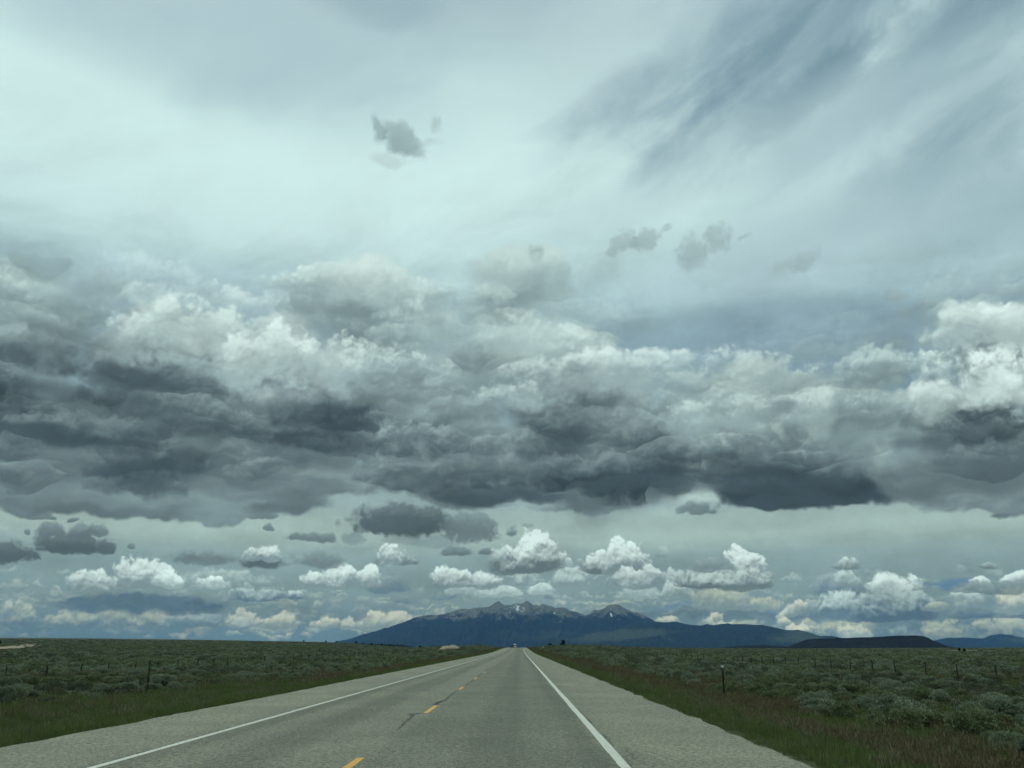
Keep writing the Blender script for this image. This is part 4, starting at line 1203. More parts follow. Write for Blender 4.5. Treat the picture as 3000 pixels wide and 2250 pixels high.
def leaf_cloud(n, lobes, size, r, up=0.5, flat=0.75):
    """leaf blades spread over and through a set of lobes"""
    V, Fc = [], []
    w = np.array([l[3] ** 2 for l in lobes]); w = w / w.sum()
    for k in r.choice(len(lobes), n, p=w):
        cx, cy, cz, R_ = lobes[k]
        v = r.normal(size=3); v /= np.linalg.norm(v)
        if v[2] < -0.35:
            v[2] *= -0.6
        rad = R_ * (0.55 + 0.45 * r.random() ** 0.6)
        p = np.array([cx, cy, cz]) + v * rad * np.array([1, 1, flat])
        if p[2] < 0.02:
            p[2] = 0.02 + r.random() * 0.08
        d = v * 0.9 + np.array([0, 0, up]) + r.normal(size=3) * 0.38
        d /= np.linalg.norm(d)
        s = np.cross(d, r.normal(size=3)); s /= np.linalg.norm(s)
        L = size * (0.7 + 0.7 * r.random()); W = L * (0.30 + 0.15 * r.random())
        b = len(V)
        V += [p - s * W * 0.3, p + d * L * 0.55 - s * W, p + d * L, p + d * L * 0.55 + s * W]
        Fc.append((b, b + 1, b + 2, b + 3))
    return V, Fc

def sage_mesh(name, seed, mat, leaves, size, width=1.25, height=0.85):
    r = np.random.default_rng(seed)
    lobes = []
    for i in range(r.integers(10, 15)):
        a = r.random() * 6.283; q = math.sqrt(r.random()) * width * 0.42
        R_ = width * (0.17 + 0.10 * r.random())
        lobes.append((math.cos(a) * q, math.sin(a) * q, height * (0.28 + 0.52 * r.random()) * (1 - 0.45 * (q / (width * 0.5)) ** 2), R_))
    V, Fc = leaf_cloud(leaves, lobes, size, r)
    me = bpy.data.meshes.new(name)
    me.from_pydata([tuple(v) for v in V], [], Fc); me.update()
    me.materials.append(mat)
    return me

def stems_mesh(name, seed):
    r = np.random.default_rng(seed)
    V, Fc = [], []
    for i in range(9):
        a = r.random() * 6.283; ln = 0.35 + 0.3 * r.random()
        top = np.array([math.cos(a) * ln * 0.75, math.sin(a) * ln * 0.75, ln])
        b = len(V)
        for z, w in ((-0.06, 0.022), (1.0, 0.008)):
            c = top * max(z, 0) + np.array([math.cos(a) * 0.04, math.sin(a) * 0.04, -0.06 if z < 0 else 0])
            V += [c + np.array([w, 0, 0]), c + np.array([-w * 0.5, w * 0.87, 0]), c + np.array([-w * 0.5, -w * 0.87, 0])]
        Fc += [(b, b + 1, b + 4, b + 3), (b + 1, b + 2, b + 5, b + 4), (b + 2, b, b + 3, b + 5)]
    me = bpy.data.meshes.new(name)
    me.from_pydata([tuple(v) for v in V], [], Fc); me.update()
    me.materials.append(m_stem)
    return me

near_sage = [[sage_mesh('sagebrush_leaves', 100 + 10 * t + i, m_sage[t], 3600, 0.062) for i in range(3)] for t in range(3)]
far_sage = [sage_mesh('sagebrush_far', 200 + 10 * t + i, m_sage[t], 520, 0.13) for t in range(3) for i in range(2)]
stems = [stems_mesh('woody_stems', 300 + i) for i in range(3)]

def instancer(name, sources, pts, scl, yaw, var, kind='stuff', tilt=None):
    """one object that stands for a mass of plants too many to count: copies of the source meshes set on points"""
    src = bpy.data.collections.new(name + '_source')
    for i, me in enumerate(sources):
        o = bpy.data.objects.new('%s_%02d' % (name, i), me)
        src.objects.link(o)
    me = bpy.data.meshes.new(name)
    me.from_pydata([tuple(p) for p in pts], [], []); me.update()
    n = len(pts)
    a = me.attributes.new('scl', 'FLOAT_VECTOR', 'POINT'); a.data.foreach_set('vector', np.asarray(scl, np.float32).reshape(-1))
    a = me.attributes.new('rot', 'FLOAT_VECTOR', 'POINT')
    rv = np.zeros((n, 3), np.float32); rv[:, 2] = yaw
    if tilt is not None:
        rv[:, 0] = tilt
    a.data.foreach_set('vector', rv.reshape(-1))
    a = me.attributes.new('var', 'INT', 'POINT'); a.data.foreach_set('value', np.asarray(var, np.int32))
    o = bpy.data.objects.new(name, me)
    col.objects.link(o)
    t = bpy.data.node_groups.new(name + '_scatter', 'GeometryNodeTree')
    t.interface.new_socket('Geometry', in_out='INPUT', socket_type='NodeSocketGeometry')
    t.interface.new_socket('Geometry', in_out='OUTPUT', socket_type='NodeSocketGeometry')
    gi = t.nodes.new('NodeGroupInput'); go = t.nodes.new('NodeGroupOutput')
    ci = t.nodes.new('GeometryNodeCollectionInfo')
    ci.inputs['Collection'].default_value = src
    ci.inputs['Separate Children'].default_value = True
    ci.inputs['Reset Children'].default_value = True
    ip = t.nodes.new('GeometryNodeInstanceOnPoints')
    ip.inputs['Pick Instance'].default_value = True
    def attr(nm, ty):
        k = t.nodes.new('GeometryNodeInputNamedAttribute'); k.data_type = ty
        k.inputs['Name'].default_value = nm
        return k.outputs['Attribute']
    t.links.new(gi.outputs[0], ip.inputs['Points'])
    t.links.new(ci.outputs[0], ip.inputs['Instance'])
    t.links.new(attr('var', 'INT'), ip.inputs['Instance Index'])
    t.links.new(attr('scl', 'FLOAT_VECTOR'), ip.inputs['Scale'])
    e2r = t.nodes.new('FunctionNodeEulerToRotation')
    t.links.new(attr('rot', 'FLOAT_VECTOR'), e2r.inputs[0])
    t.links.new(e2r.outputs[0], ip.inputs['Rotation'])
    t.links.new(ip.outputs[0], go.inputs[0])
    md = o.modifiers.new('scatter', 'NODES'); md.node_group = t
    o['kind'] = kind
    return o

# ================================================================== tracks and bare banks on the plain
m_dirt, dg, bs = new_mat('bare_dirt')
pos = dg.node('ShaderNodeNewGeometry').outputs['Position']
n = dg.noise(pos, 1.2, 5.0, 0.65)
dg.put(bs.inputs['Base Color'], dg.mix(n, (0.22, 0.17, 0.105), (0.42, 0.34, 0.23)))
bs.inputs['Roughness'].default_value = 0.95
def dirt_track(name, pts, w, lift=0.35):
    """a bare track draped over the ground through the given points"""
    P = []
    for a, b in zip(pts[:-1], pts[1:]):
        n_ = 8
        for i in range(n_):
            P.append(a.lerp(b, i / n_))
    P.append(pts[-1])
    V, Fc = [], []
    for i, p in enumerate(P):
        a = P[max(0, i - 1)]; b = P[min(len(P) - 1, i + 1)]
        t_ = Vector((b.x - a.x, b.y - a.y)).normalized()
        ww = w * (0.8 + 0.4 * random.random())
        for s in (-1, 1):
            x, y = p.x - t_.y * ww * s / 2, p.y + t_.x * ww * s / 2
            V.append((x, y, float(ground_z(x, y)) + lift))
        if i:
            k = 2 * i
            Fc.append((k - 2, k - 1, k + 1, k))
    return link_mesh(name, V, Fc, m_dirt, kind='structure'), P
TRACKS = []
_, P_ = dirt_track('dirt_track', [hit(-30, 1975), hit(60, 1974), hit(180, 1971), hit(320, 1964)], 2.6, 0.06); TRACKS += [(p.x, p.y, 2.2) for p in P_]
_, P_ = dirt_track('dirt_track', [hit(-60, 1906), hit(20, 1902), hit(60, 1896), hit(92, 1891), hit(100, 1888)], 14, 0.5); TRACKS += [(p.x, p.y, 12) for p in P_]
_, P_ = dirt_track('gravel_road', [hit(2780, 1910.6), hit(2880, 1910.2), hit(3010, 1909.8), hit(3100, 1909.6)], 5.5, 0.75); TRACKS += [(p.x, p.y, 10) for p in P_]
TRACKS = np.array(TRACKS)
# a bare cut bank on the oncoming side, short of the crest
bc = hit(1312, 1905)
V, Fc = [], []
for j in range(13):
    for i in range(25):
        u, v = i / 24 * 2 - 1, j / 12 * 2 - 1
        hgt = 2.4 * max(0.0, 1 - u * u) ** 0.7 * max(0.0, 1 - v * v) ** 0.6 * (0.8 + 0.4 * float(vnoise(u * 4 + 9, v * 4, 5)))
        x, y = bc.x + u * 5.6, bc.y + 6 + v * 9
        V.append((x, y, float(ground_z(x, y)) - 0.15 + hgt))
for j in range(12):
    for i in range(24):
        k = j * 25 + i
        Fc.append((k, k + 1, k + 26, k + 25))
link_mesh('cut_bank', V, Fc, m_dirt, smooth=True, kind='structure')

# ================================================================== sagebrush
def scatter(x0, x1, y0, y1, step, seed):
    r = np.random.default_rng(seed)
    gx, gy = np.meshgrid(np.arange(x0, x1, step), np.arange(y0, y1, step))
    x = gx.ravel() + (r.random(gx.size) - 0.5) * step * 1.1
    y = gy.ravel() + (r.random(gx.size) - 0.5) * step * 1.1
    return x, y
FENCE_L, FENCE_R = -33.0, 29.3
sx_, sy_, ss_, st_ = [], [], [], []
for (d0, d1, step, grow) in ((0, 130, 1.26, 1.0), (130, 420, 2.3, 1.55), (420, 1000, 5.2, 2.7), (1000, 2100, 13.0, 6.0)):
    x, y = scatter(-d1 * 0.85, d1 * 0.85, 0, d1, step, 11 + d1)
    k = (np.hypot(x, y) >= d0) & (np.hypot(x, y) < d1) & in_view(x, y)
    x, y = x[k], y[k]
    d = np.hypot(x, y)
    t = np.maximum(x - XR, XL - x)
    keep = (d >= d0) & (d < d1) & in_view(x, y)
    start = 4.6 + 1.6 * fbm(x / 6, y / 9, 61, 3) + np.where(x < 0, 5.5 * sstep(75, 25, y), 0.0)
    keep &= t > start
    dens = 0.80 + 0.5 * (fbm(x / 11, y / 11, 71, 3) - 0.5) * 2
    dens = np.where(t < 9, dens * 0.75, dens)
    keep &= np.random.default_rng(5).random(len(x)) < dens
    for a, b, w in TRACKS:
        keep &= np.hypot(x - a, y - b) > w * 0.75
    bm_ = (np.abs(x - bc.x) < 6) & (np.abs(y - bc.y - 6) < 9)
    keep &= ~bm_
    if d1 > 200:
        keep &= (d < np.interp(np.arctan2(x, y), _daz, _dd) * 1.02)
    x, y = x[keep], y[keep]
    r = np.random.default_rng(17 + d1)
    tone = fbm(x / 8, y / 8, 83, 3) + 0.25 * (r.random(len(x)) - 0.5)
    var = np.where(tone > 0.60, 1, np.where(tone < 0.40, 2, 0))
    sx_.append(x); sy_.append(y); ss_.append(grow * (0.44 + 0.54 * r.random(len(x)) ** 1.2)); st_.append(var)
sx_, sy_, ss_, st_ = map(np.concatenate, (sx_, sy_, ss_, st_))
sz_ = ground_z(sx_, sy_)
sd_ = np.hypot(sx_, sy_)
inside = in_view(sx_, sy_, -0.005)
order = np.argsort(np.where(inside, sd_ / ss_, 1e9))
near_i = order[:290]
rest = order[290:]
TONE_W = ('silvery', 'dark grey-green', 'yellow-green')
SAGE = []
rb = random.Random(3)
for k in near_i:
    t_ = int(st_[k])
    me = near_sage[t_][rb.randrange(3)]
    o = bpy.data.objects.new('sagebrush_bush', me)
    col.objects.link(o)
    o.location = (sx_[k], sy_[k], sz_[k] - 0.05)
    s = ss_[k]
    o.scale = (s * rb.uniform(0.85, 1.2), s * rb.uniform(0.85, 1.2), s * rb.uniform(0.8, 1.15))
    o.rotation_euler = (0, 0, rb.uniform(0, 6.28))
    tn = max(sx_[k] - XR, XL - sx_[k])
    fenced = (sx_[k] > FENCE_R) or (sx_[k] < FENCE_L)
    lat = 'past the wire fence' if fenced else 'at the grass edge' if tn < 7.5 else 'behind the grass verge' if tn < 13 else 'towards the wire fence'
    my = 28.0 if sx_[k] > 0 else 33.0
    along = 'short of' if sy_[k] < my - 4 else 'abreast of' if sy_[k] < my + 4 else 'beyond'
    size = 'small' if s < 0.66 else 'mid-sized' if s < 0.86 else 'large'
    SAGE.append((sd_[k], '%s %s sagebrush %s %s the marker post, %s side' % (size, TONE_W[t_], lat, along, 'driving' if sx_[k] > 0 else 'oncoming'), o))
    tag(o, None, 'bush', 'sagebrush bushes on the plain')
    if sd_[k] < 45:
        c = bpy.data.objects.new('woody_stem', stems[rb.randrange(3)])
        col.objects.link(c); c.parent = o
ORD = ['nearest', 'second-nearest', 'third-nearest', 'fourth-nearest', 'fifth-nearest', 'sixth-nearest', 'seventh-nearest', 'eighth-nearest', 'ninth-nearest', 'tenth-nearest'] + ['%dth-nearest' % i for i in range(11, 60)]
_seen = {}
_many = {}
for d_, lb, o in SAGE:
    _many[lb] = _many.get(lb, 0) + 1
for d_, lb, o in sorted(SAGE, key=lambda q: q[0]):
    i_ = _seen.get(lb, 0); _seen[lb] = i_ + 1
    o['label'] = lb if _many[lb] == 1 else ORD[i_] + ' ' + lb
r = np.random.default_rng(23)
n = len(rest)
sc = ss_[rest]
var = np.where(sd_[rest] < 75, 0, 1)
# sources: 0..2 near meshes by tone, 3..8 far meshes
vidx = np.where(sd_[rest] < 80, st_[rest], 3 + st_[rest] * 2 + r.integers(0, 2, n))
sag = instancer('sagebrush', [near_sage[0][0], near_sage[1][0], near_sage[2][0]] + far_sage, np.stack([sx_[rest], sy_[rest], sz_[rest] - 0.06], -1),
                np.stack([sc * r.uniform(0.85, 1.2, n), sc * r.uniform(0.85, 1.2, n), sc * r.uniform(0.8, 1.1, n) * np.where(sd_[rest] > 1000, 0.28, np.where(sd_[rest] > 420, 0.5, np.where(sd_[rest] > 130, 0.75, 1.0)))], -1),
                r.random(n) * 6.283, vidx)
tag(sag, 'mass of grey-green sagebrush covering the plain to the horizon', None)

# ================================================================== grass
def tuft(name, seed, mat, n, h, spread, w, head=None, lean=0.35):
    r = np.random.default_rng(seed)
    V, Fc, MI = [], [], []
    for i in range(n):
        a = r.random() * 6.283; q = math.sqrt(r.random()) * spread
        p = np.array([math.cos(a) * q, math.sin(a) * q, -0.03])
        ln = h * (0.55 + 0.6 * r.random())
        b2 = r.random() * 6.283; tl = lean * r.random()
        d1 = np.array([math.cos(b2) * tl * 0.5, math.sin(b2) * tl * 0.5, 1.0]); d2 = np.array([math.cos(b2) * tl * 1.6, math.sin(b2) * tl * 1.6, 0.85])
        yw = r.random() * 6.283
        s = np.array([math.cos(yw), math.sin(yw), 0]) * w * (0.6 + 0.8 * r.random())
        m1 = p + d1 * ln * 0.55; m2 = m1 + d2 * ln * 0.45
        b = len(V)
        V += [p - s, p + s, m1 + s * 0.7, m1 - s * 0.7, m2]
        Fc += [(b, b + 1, b + 2, b + 3), (b + 3, b + 2, b + 4)]; MI += [0, 0]
        if head is not None and r.random() < 0.8:
            b = len(V); hs = np.array([math.cos(yw + 1), math.sin(yw + 1), 0]) * w * 2.0
            dn = d2 * 0.10 * (0.7 + 0.6 * r.random())
            V += [m2 - dn * 0.9, m2 - hs, m2 + dn, m2 + hs]
            Fc.append((b, b + 1, b + 2, b + 3)); MI.append(1)
    me = bpy.data.meshes.new(name)
    me.from_pydata([tuple(v) for v in V], [], Fc); me.update()
    me.materials.append(mat)
    if head is not None:
        me.materials.append(head)
        me.polygons.foreach_set('material_index', MI)
    return me
g_green = [tuft('green_tuft', 400 + i, m_green, 60, 0.30, 0.28, 0.007) for i in range(3)] + [tuft('seeding_tuft', 410, m_green, 40, 0.38, 0.26, 0.006, m_straw)]
g_rust = [tuft('rusty_tuft', 420 + i, m_green if i > 0 else m_rust, 44, 0.36, 0.30, 0.0045, m_rust) for i in range(3)] + [tuft('straw_tuft', 430, m_straw, 26, 0.44, 0.26, 0.0045, m_straw)]

def grass_points(seed, rust):
    X, Y, S = [], [], []
    for (y0, y1, step, grow) in ((5, 45, 0.36, 1.0), (45, 120, 0.55, 1.25), (120, 300, 0.95, 1.7), (300, 620, 1.8, 2.3)):
        for side in (-1, 1):
            lo, hi = (XR - 0.05, XR + 11) if side > 0 else (XL - 17, XL + 0.05)
            x, y = scatter(lo, hi, y0, y1, step, seed + int(y1) + side)
            t = np.maximum(x - XR, XL - x)
            r_ = np.random.default_rng(seed + int(y0) + side)
            rs = sstep(0.9, 2.6, t) * sstep(9.0, 5.0, t) * sstep(0.30, 0.62, fbm(x / 3.0, y / 7.0, 91, 3) + (0.02 if side > 0 else -0.44 + 0.44 * sstep(32, 70, y)))
            gr = np.where(t < 1.8, 1.0, 0.85 - 0.55 * rs) * np.where(x < 0, sstep(17.0, 9.0, t), sstep(11.0, 6.0, t)) * sstep(-0.05, 0.5, t + 0.5 * (fbm(x / 1.2, y / 1.2, 95, 3) - 0.4))
            p = np.where(rust, rs * 0.95, gr)
            k = (r_.random(len(x)) < p) & in_view(x, y, 0.06) & (t > 0.0)
            X.append(x[k]); Y.append(y[k]); S.append(np.full(k.sum(), grow) * r_.uniform(0.58, 1.0, k.sum()) * (0.45 + 0.55 * sstep(0.0, 0.9, t[k])))
    # tufts between the bushes
    x, y = scatter(-60, 60, 8, 75, 0.9 if not rust else 1.5, seed + 5)
    t = np.maximum(x - XR, XL - x)
    r_ = np.random.default_rng(seed + 6)
    k = (t > 6) & (r_.random(len(x)) < sstep(0.35, 0.65, fbm(x / 5, y / 5, 97, 3))) & in_view(x, y, 0.05)
    X.append(x[k]); Y.append(y[k]); S.append(r_.uniform(0.6, 1.0, k.sum()) * (1 + np.hypot(x[k], y[k]) / 90))
    X, Y, S = map(np.concatenate, (X, Y, S))
    return X, Y, S, np.random.default_rng(seed + 1)
for nm, srcs, rust, seed in (('green_grass', g_green, False, 1000), ('rusty_grass', g_rust, True, 2000)):
    x, y, s, r = grass_points(seed, rust)
    n = len(x)
    o = instancer(nm, srcs, np.stack([x, y, ground_z(x, y)], -1), np.stack([s * 1.1, s * 1.1, s * r.uniform(0.75, 1.1, n)], -1), r.random(n) * 6.283,
                  np.where(r.random(n) < 0.10, 3, r.integers(0, 3, n)))
    tag(o, 'low green grass growing along the pavement edges' if not rust else 'rust-red seeding grass growing in bands behind the green verge')

# ================================================================== trees
def juniper_tree(p, w, h, label, seed, category='tree'):
    r = np.random.default_rng(seed)
    root = bpy.data.objects.new('juniper_tree', None)
    col.objects.link(root)
    root.location = p
    lobes = []
    for i in range(16):
        a = r.random() * 6.283; z = 0.22 + 0.68 * r.random()
        q = (1 - z * 0.75) * w * 0.40 * math.sqrt(r.random())
        lobes.append((math.cos(a) * q, math.sin(a) * q, z * h, w * (0.14 + 0.10 * r.random()) * (1.15 - 0.55 * z)))
    lobes.append((0, 0, h * 0.92, w * 0.08))
    V, Fc = leaf_cloud(1500, lobes, max(w, h) * 0.07, r, 0.6, 1.0)
    link_mesh('crown', V, Fc, m_juniper, root)
    tv, tf = [], []
    for z, rad in ((-0.3, 0.055), (0.0, 0.045), (0.35, 0.03), (0.8, 0.008)):
        for i in range(6):
            a = i * math.pi / 3
            tv.append((math.cos(a) * rad * w + 0.02 * w * math.sin(z * 7), math.sin(a) * rad * w, z * h))
    for j in range(3):
        for i in range(6):
            a = j * 6 + i; b = j * 6 + (i + 1) % 6
            tf.append((a, b, b + 6, a + 6))
    for i in range(4):                                      # limbs
        a = i * 1.7 + 0.4; z0 = h * (0.2 + 0.12 * i); b = len(tv)
        tip = (math.cos(a) * w * 0.3, math.sin(a) * w * 0.3, z0 + h * 0.2)
        for q, rad in (((0, 0, z0), 0.02 * w), (tip, 0.006 * w)):
            for k in range(3):
                tv.append((q[0] + rad * math.cos(k * 2.1), q[1] + rad * math.sin(k * 2.1), q[2]))
        for k in range(3):
            tf.append((b + k, b + (k + 1) % 3, b + 3 + (k + 1) % 3, b + 3 + k))
    link_mesh('trunk', tv, tf, m_stem, root)
    tag(root, label, category, 'scattered junipers on the plain')
    return root

def tree_at(x, ybase, wpx, hpx, D, label, seed):
    d = ray(x, ybase); k = D / math.hypot(d.x, d.y)
    X, Y = d.x * k, d.y * k
    m = D / FPX / math.cos(PITCH) ** 0.5
    juniper_tree((X, Y, float(ground_z(X, Y)) - 0.1), wpx * m, hpx * m, label, seed)
tree_at(1650, 1890, 19, 15, 540, 'dark round juniper on the low rise right of the road crest', 1)
tree_at(1612, 1891, 16, 5, 545, 'low green shrub on the rise beside the dark round juniper', 2)
tree_at(2811, 1908, 9, 13, 420, 'dark juniper beside the pale gravel road, left one of a pair', 3)
tree_at(2826, 1908, 8, 12, 420, 'dark juniper beside the pale gravel road, right one of a pair', 4)
tree_at(1, 1869, 14, 9, 900, 'dark juniper at the left edge of the picture on the skyline', 5)
LEFT_T = [(1043, 5, 7), (1063, 4, 5), (1088, 5, 6), (1118, 6, 5), (1140, 5, 5), (1165, 4, 5), (1230, 6, 5), (985, 4, 4), (955, 4, 4), (890, 4, 4)]
NTH = ('first', 'second', 'third', 'fourth', 'fifth', 'sixth', 'seventh', 'eighth', 'ninth', 'tenth')
for i, (x, w, h) in enumerate(sorted(LEFT_T)):
    yb_ = np.interp(x, [p[0] for p in HZ], [p[1] for p in HZ])
    D = float(np.interp(x, [p[0] for p in HD], [p[1] for p in HD])) * 0.93
    tree_at(x, yb_, w * 1.5, h * 1.3, D, 'tiny dark juniper on the skyline left of the mountain, %s from the left' % NTH[i], 20 + i)

# ================================================================== road marker posts
m_post, pg, bs = new_mat('weathered_brown_steel')
p = pg.node('ShaderNodeTexCoord').outputs['Object']
n = pg.noise(p, 14.0, 4.0, 0.6)
pg.put(bs.inputs['Base Color'], pg.mix(n, (0.030, 0.024, 0.018), (0.075, 0.058, 0.042)))
bs.inputs['Metallic'].default_value = 0.2; bs.inputs['Roughness'].default_value = 0.75
m_refl, pg, bs = new_mat('reflector_white')
p = pg.node('ShaderNodeTexCoord').outputs['Object']
pg.put(bs.inputs['Base Color'], pg.mix(pg.ramp01(pg.voronoi(p, 120.0, 0.0, 'F1', dims='3D'), 0.2, 0.7), (0.86, 0.88, 0.88), (0.62, 0.66, 0.68)))
bs.inputs['Roughness'].default_value = 0.25
m_galv, pg, bs = new_mat('galvanised_steel')
bs.inputs['Base Color'].default_value = (0.30, 0.31, 0.31, 1); bs.inputs['Metallic'].default_value = 0.6; bs.inputs['Roughness'].default_value = 0.5

def prism(outline, z0, z1):
    n_ = len(outline)
    V = [(x, y, z0) for x, y in outline] + [(x, y, z1) for x, y in outline]
    Fc = [(i, (i + 1) % n_, n_ + (i + 1) % n_, n_ + i) for i in range(n_)]
    Fc.append(tuple(range(n_ - 1, -1, -1))); Fc.append(tuple(range(n_, 2 * n_)))
    return V, Fc
def disc(r_, y0, y1, zc, n_=24):
    V = [(math.cos(2 * math.pi * i / n_) * r_, y, zc + math.sin(2 * math.pi * i / n_) * r_) for y in (y0, y1) for i in range(n_)]
    Fc = [(i, (i + 1) % n_, n_ + (i + 1) % n_, n_ + i) for i in range(n_)] + [tuple(range(n_)), tuple(range(2 * n_ - 1, n_ - 1, -1))]
    return V, Fc
U_CHAN = [(-0.040, -0.012), (-0.026, -0.012), (-0.014, 0.016), (0.014, 0.016), (0.026, -0.012), (0.040, -0.012), (0.040, -0.006), (0.029, -0.006), (0.017, 0.023),
          (-0.017, 0.023), (-0.029, -0.006), (-0.040, -0.006)]
def marker_post(x, y, h, face, label, rr=0.055, lean=0.0):
    root = bpy.data.objects.new('marker_post', None)
    col.objects.link(root)
    root.location = (x, y, float(ground_z(x, y)))
    root.rotation_euler = (0, R(lean), 0 if face < 0 else math.pi)
    V, Fc = prism(U_CHAN, -0.4, h)
    link_mesh('post', V, Fc, m_post, root)
    V, Fc = disc(rr * 1.15, -0.022, -0.014, h - rr * 0.6)
    b = link_mesh('reflector_backplate', V, Fc, m_galv, root)
    V, Fc = disc(rr, -0.034, -0.0225, h - rr * 0.6)
    link_mesh('reflector', V, Fc, m_refl, b)
    for z in (h - rr * 1.3, h - 0.2):
        V, Fc = disc(0.008, -0.040 if z > h - 0.15 else -0.02, 0.03, z, 8)
        link_mesh('bolt', V, Fc, m_galv, root)
    tag(root, label, 'marker post', 'roadside marker posts')
    return root
def post_base(x, y_top, y_base):
    """where a post whose foot shows at a pixel stands on the ground"""
    return hit(x, y_base)
pr = hit(2123, 2060); ptop = at(2115, 1950, math.hypot(pr.x, pr.y))
marker_post(pr.x, pr.y, ptop.z - pr.z, -1, 'brown steel marker post with white round reflector in rusty verge grass')
pl = hit(428, 2042); ptop = at(439, 1934, math.hypot(pl.x, pl.y))
marker_post(pl.x, pl.y, ptop.z - pl.z, 1, 'dark steel marker post seen from behind in the oncoming-lane verge', 0.05)
pf = (6.3, 250.0)
marker_post(pf[0], pf[1], 2.0, -1, 'distant marker post with pale round top near the road crest', 0.17)

# ================================================================== wire fences
m_tpost, pg, bs = new_mat('fence_post_steel')
p = pg.node('ShaderNodeNewGeometry').outputs['Position']
pg.put(bs.inputs['Base Color'], pg.mix(pg.noise(p, 9.0, 3.0, 0.6), (0.020, 0.020, 0.017), (0.055, 0.048, 0.038)))
bs.inputs['Roughness'].default_value = 0.8
T_OUT = [(-0.028, -0.01), (0.028, -0.01), (0.028, 0.004), (0.010, 0.004), (0.010, 0.042), (-0.010, 0.042), (-0.010, 0.004), (-0.028, 0.004)]
V, Fc = prism(T_OUT, -0.3, 1.0)
t_me = bpy.data.meshes.new('fence_post'); t_me.from_pydata(V, [], Fc); t_me.update(); t_me.materials.append(m_tpost)
r_out = [(math.cos(i * math.pi / 4) * 0.03, math.sin(i * math.pi / 4) * 0.03) for i in range(8)]
V, Fc = prism(r_out, -0.3, 1.0)
w_me = bpy.data.meshes.new('fence_post_wood'); w_me.from_pydata(V, [], Fc); w_me.update(); w_me.materials.append(m_stem)
def fence(X, y0, step, n, top, label, seed, wood=()):
    rr_ = random.Random(seed)
    root = bpy.data.objects.new('wire_fence', None)
    col.objects.link(root)
    tops = []
    for i in range(n):
        y = y0 + i * step
        x = X + rr_.uniform(-0.1, 0.1)
        z = float(ground_z(x, y))
        h = max(1.1, top - z) * rr_.uniform(0.97, 1.04) if y < 130 else 1.3
        o = bpy.data.objects.new('post', w_me if i in wood else t_me)
        col.objects.link(o); o.parent = root
        o.location = (x, y, z); o.scale = (1.5, 1.5, h)
        o.rotation_euler = (R(rr_.uniform(-2.5, 2.5)), R(rr_.uniform(-2.5, 2.5)), rr_.uniform(-0.3, 0.3))
        tops.append((x, y, z, h))
    for f in (0.28, 0.5, 0.72, 0.94):
        V, Fc = [], []
        for i, (x, y, z, h) in enumerate(tops):
            pts_ = [(x, y, z + h * f)]
            if i + 1 < len(tops):
                b = tops[i + 1]
                pts_.append(((x + b[0]) / 2, (y + b[1]) / 2, (z + h * f + b[2] + b[3] * f) / 2 - 0.03))
            for (a, c, d_) in pts_:
                k = len(V)
                V += [(a + 0.005, c, d_), (a - 0.003, c, d_ + 0.004), (a - 0.003, c, d_ - 0.004)]
                if k:
                    Fc += [(k - 3, k - 2, k + 1, k), (k - 2, k - 1, k + 2, k + 1), (k - 1, k - 3, k, k + 2)]
        link_mesh('wire', V, Fc, m_tpost, root)
    tag(root, label, 'fence')
fence(FENCE_L, 54.6, 5.0, 60, 0.30, 'thin wire fence on dark posts running beyond the oncoming-lane verge', 1, (2, 11, 20))
fence(FENCE_R, 52.6, 5.0, 60, 0.55, 'thin wire fence on dark posts running through sagebrush on the driving-lane side', 2, (3, 12))

# ================================================================== the two oncoming vehicles
def paint_mat(name, c, rough=0.35, metal=0.0, spec=0.5):
    m, pg, b = new_mat(name)
    p = pg.node('ShaderNodeTexCoord').outputs['Object']
    n_ = pg.noise(p, 3.0, 3.0, 0.5)
    pg.put(b.inputs['Base Color'], pg.mix(n_, tuple(v * 0.9 for v in c), c))
    b.inputs['Roughness'].default_value = rough; b.inputs['Metallic'].default_value = metal
    b.inputs['Specular IOR Level'].default_value = spec
    return m
m_cdark = paint_mat('dark_car_paint', (0.008, 0.009, 0.011), 0.55, 0.0, 0.15)
m_cwhite = paint_mat('white_van_paint', (0.72, 0.74, 0.74), 0.35)
m_glass = paint_mat('window_glass', (0.012, 0.015, 0.018), 0.2, 0.0, 0.3)
m_tyre = paint_mat('tyre_rubber', (0.015, 0.015, 0.015), 0.9)
m_rim = paint_mat('wheel_rim', (0.35, 0.36, 0.37), 0.35, 0.7)
m_lamp = paint_mat('headlamp_glass', (0.75, 0.77, 0.78), 0.1)
m_trim = paint_mat('black_trim', (0.02, 0.02, 0.02), 0.6)

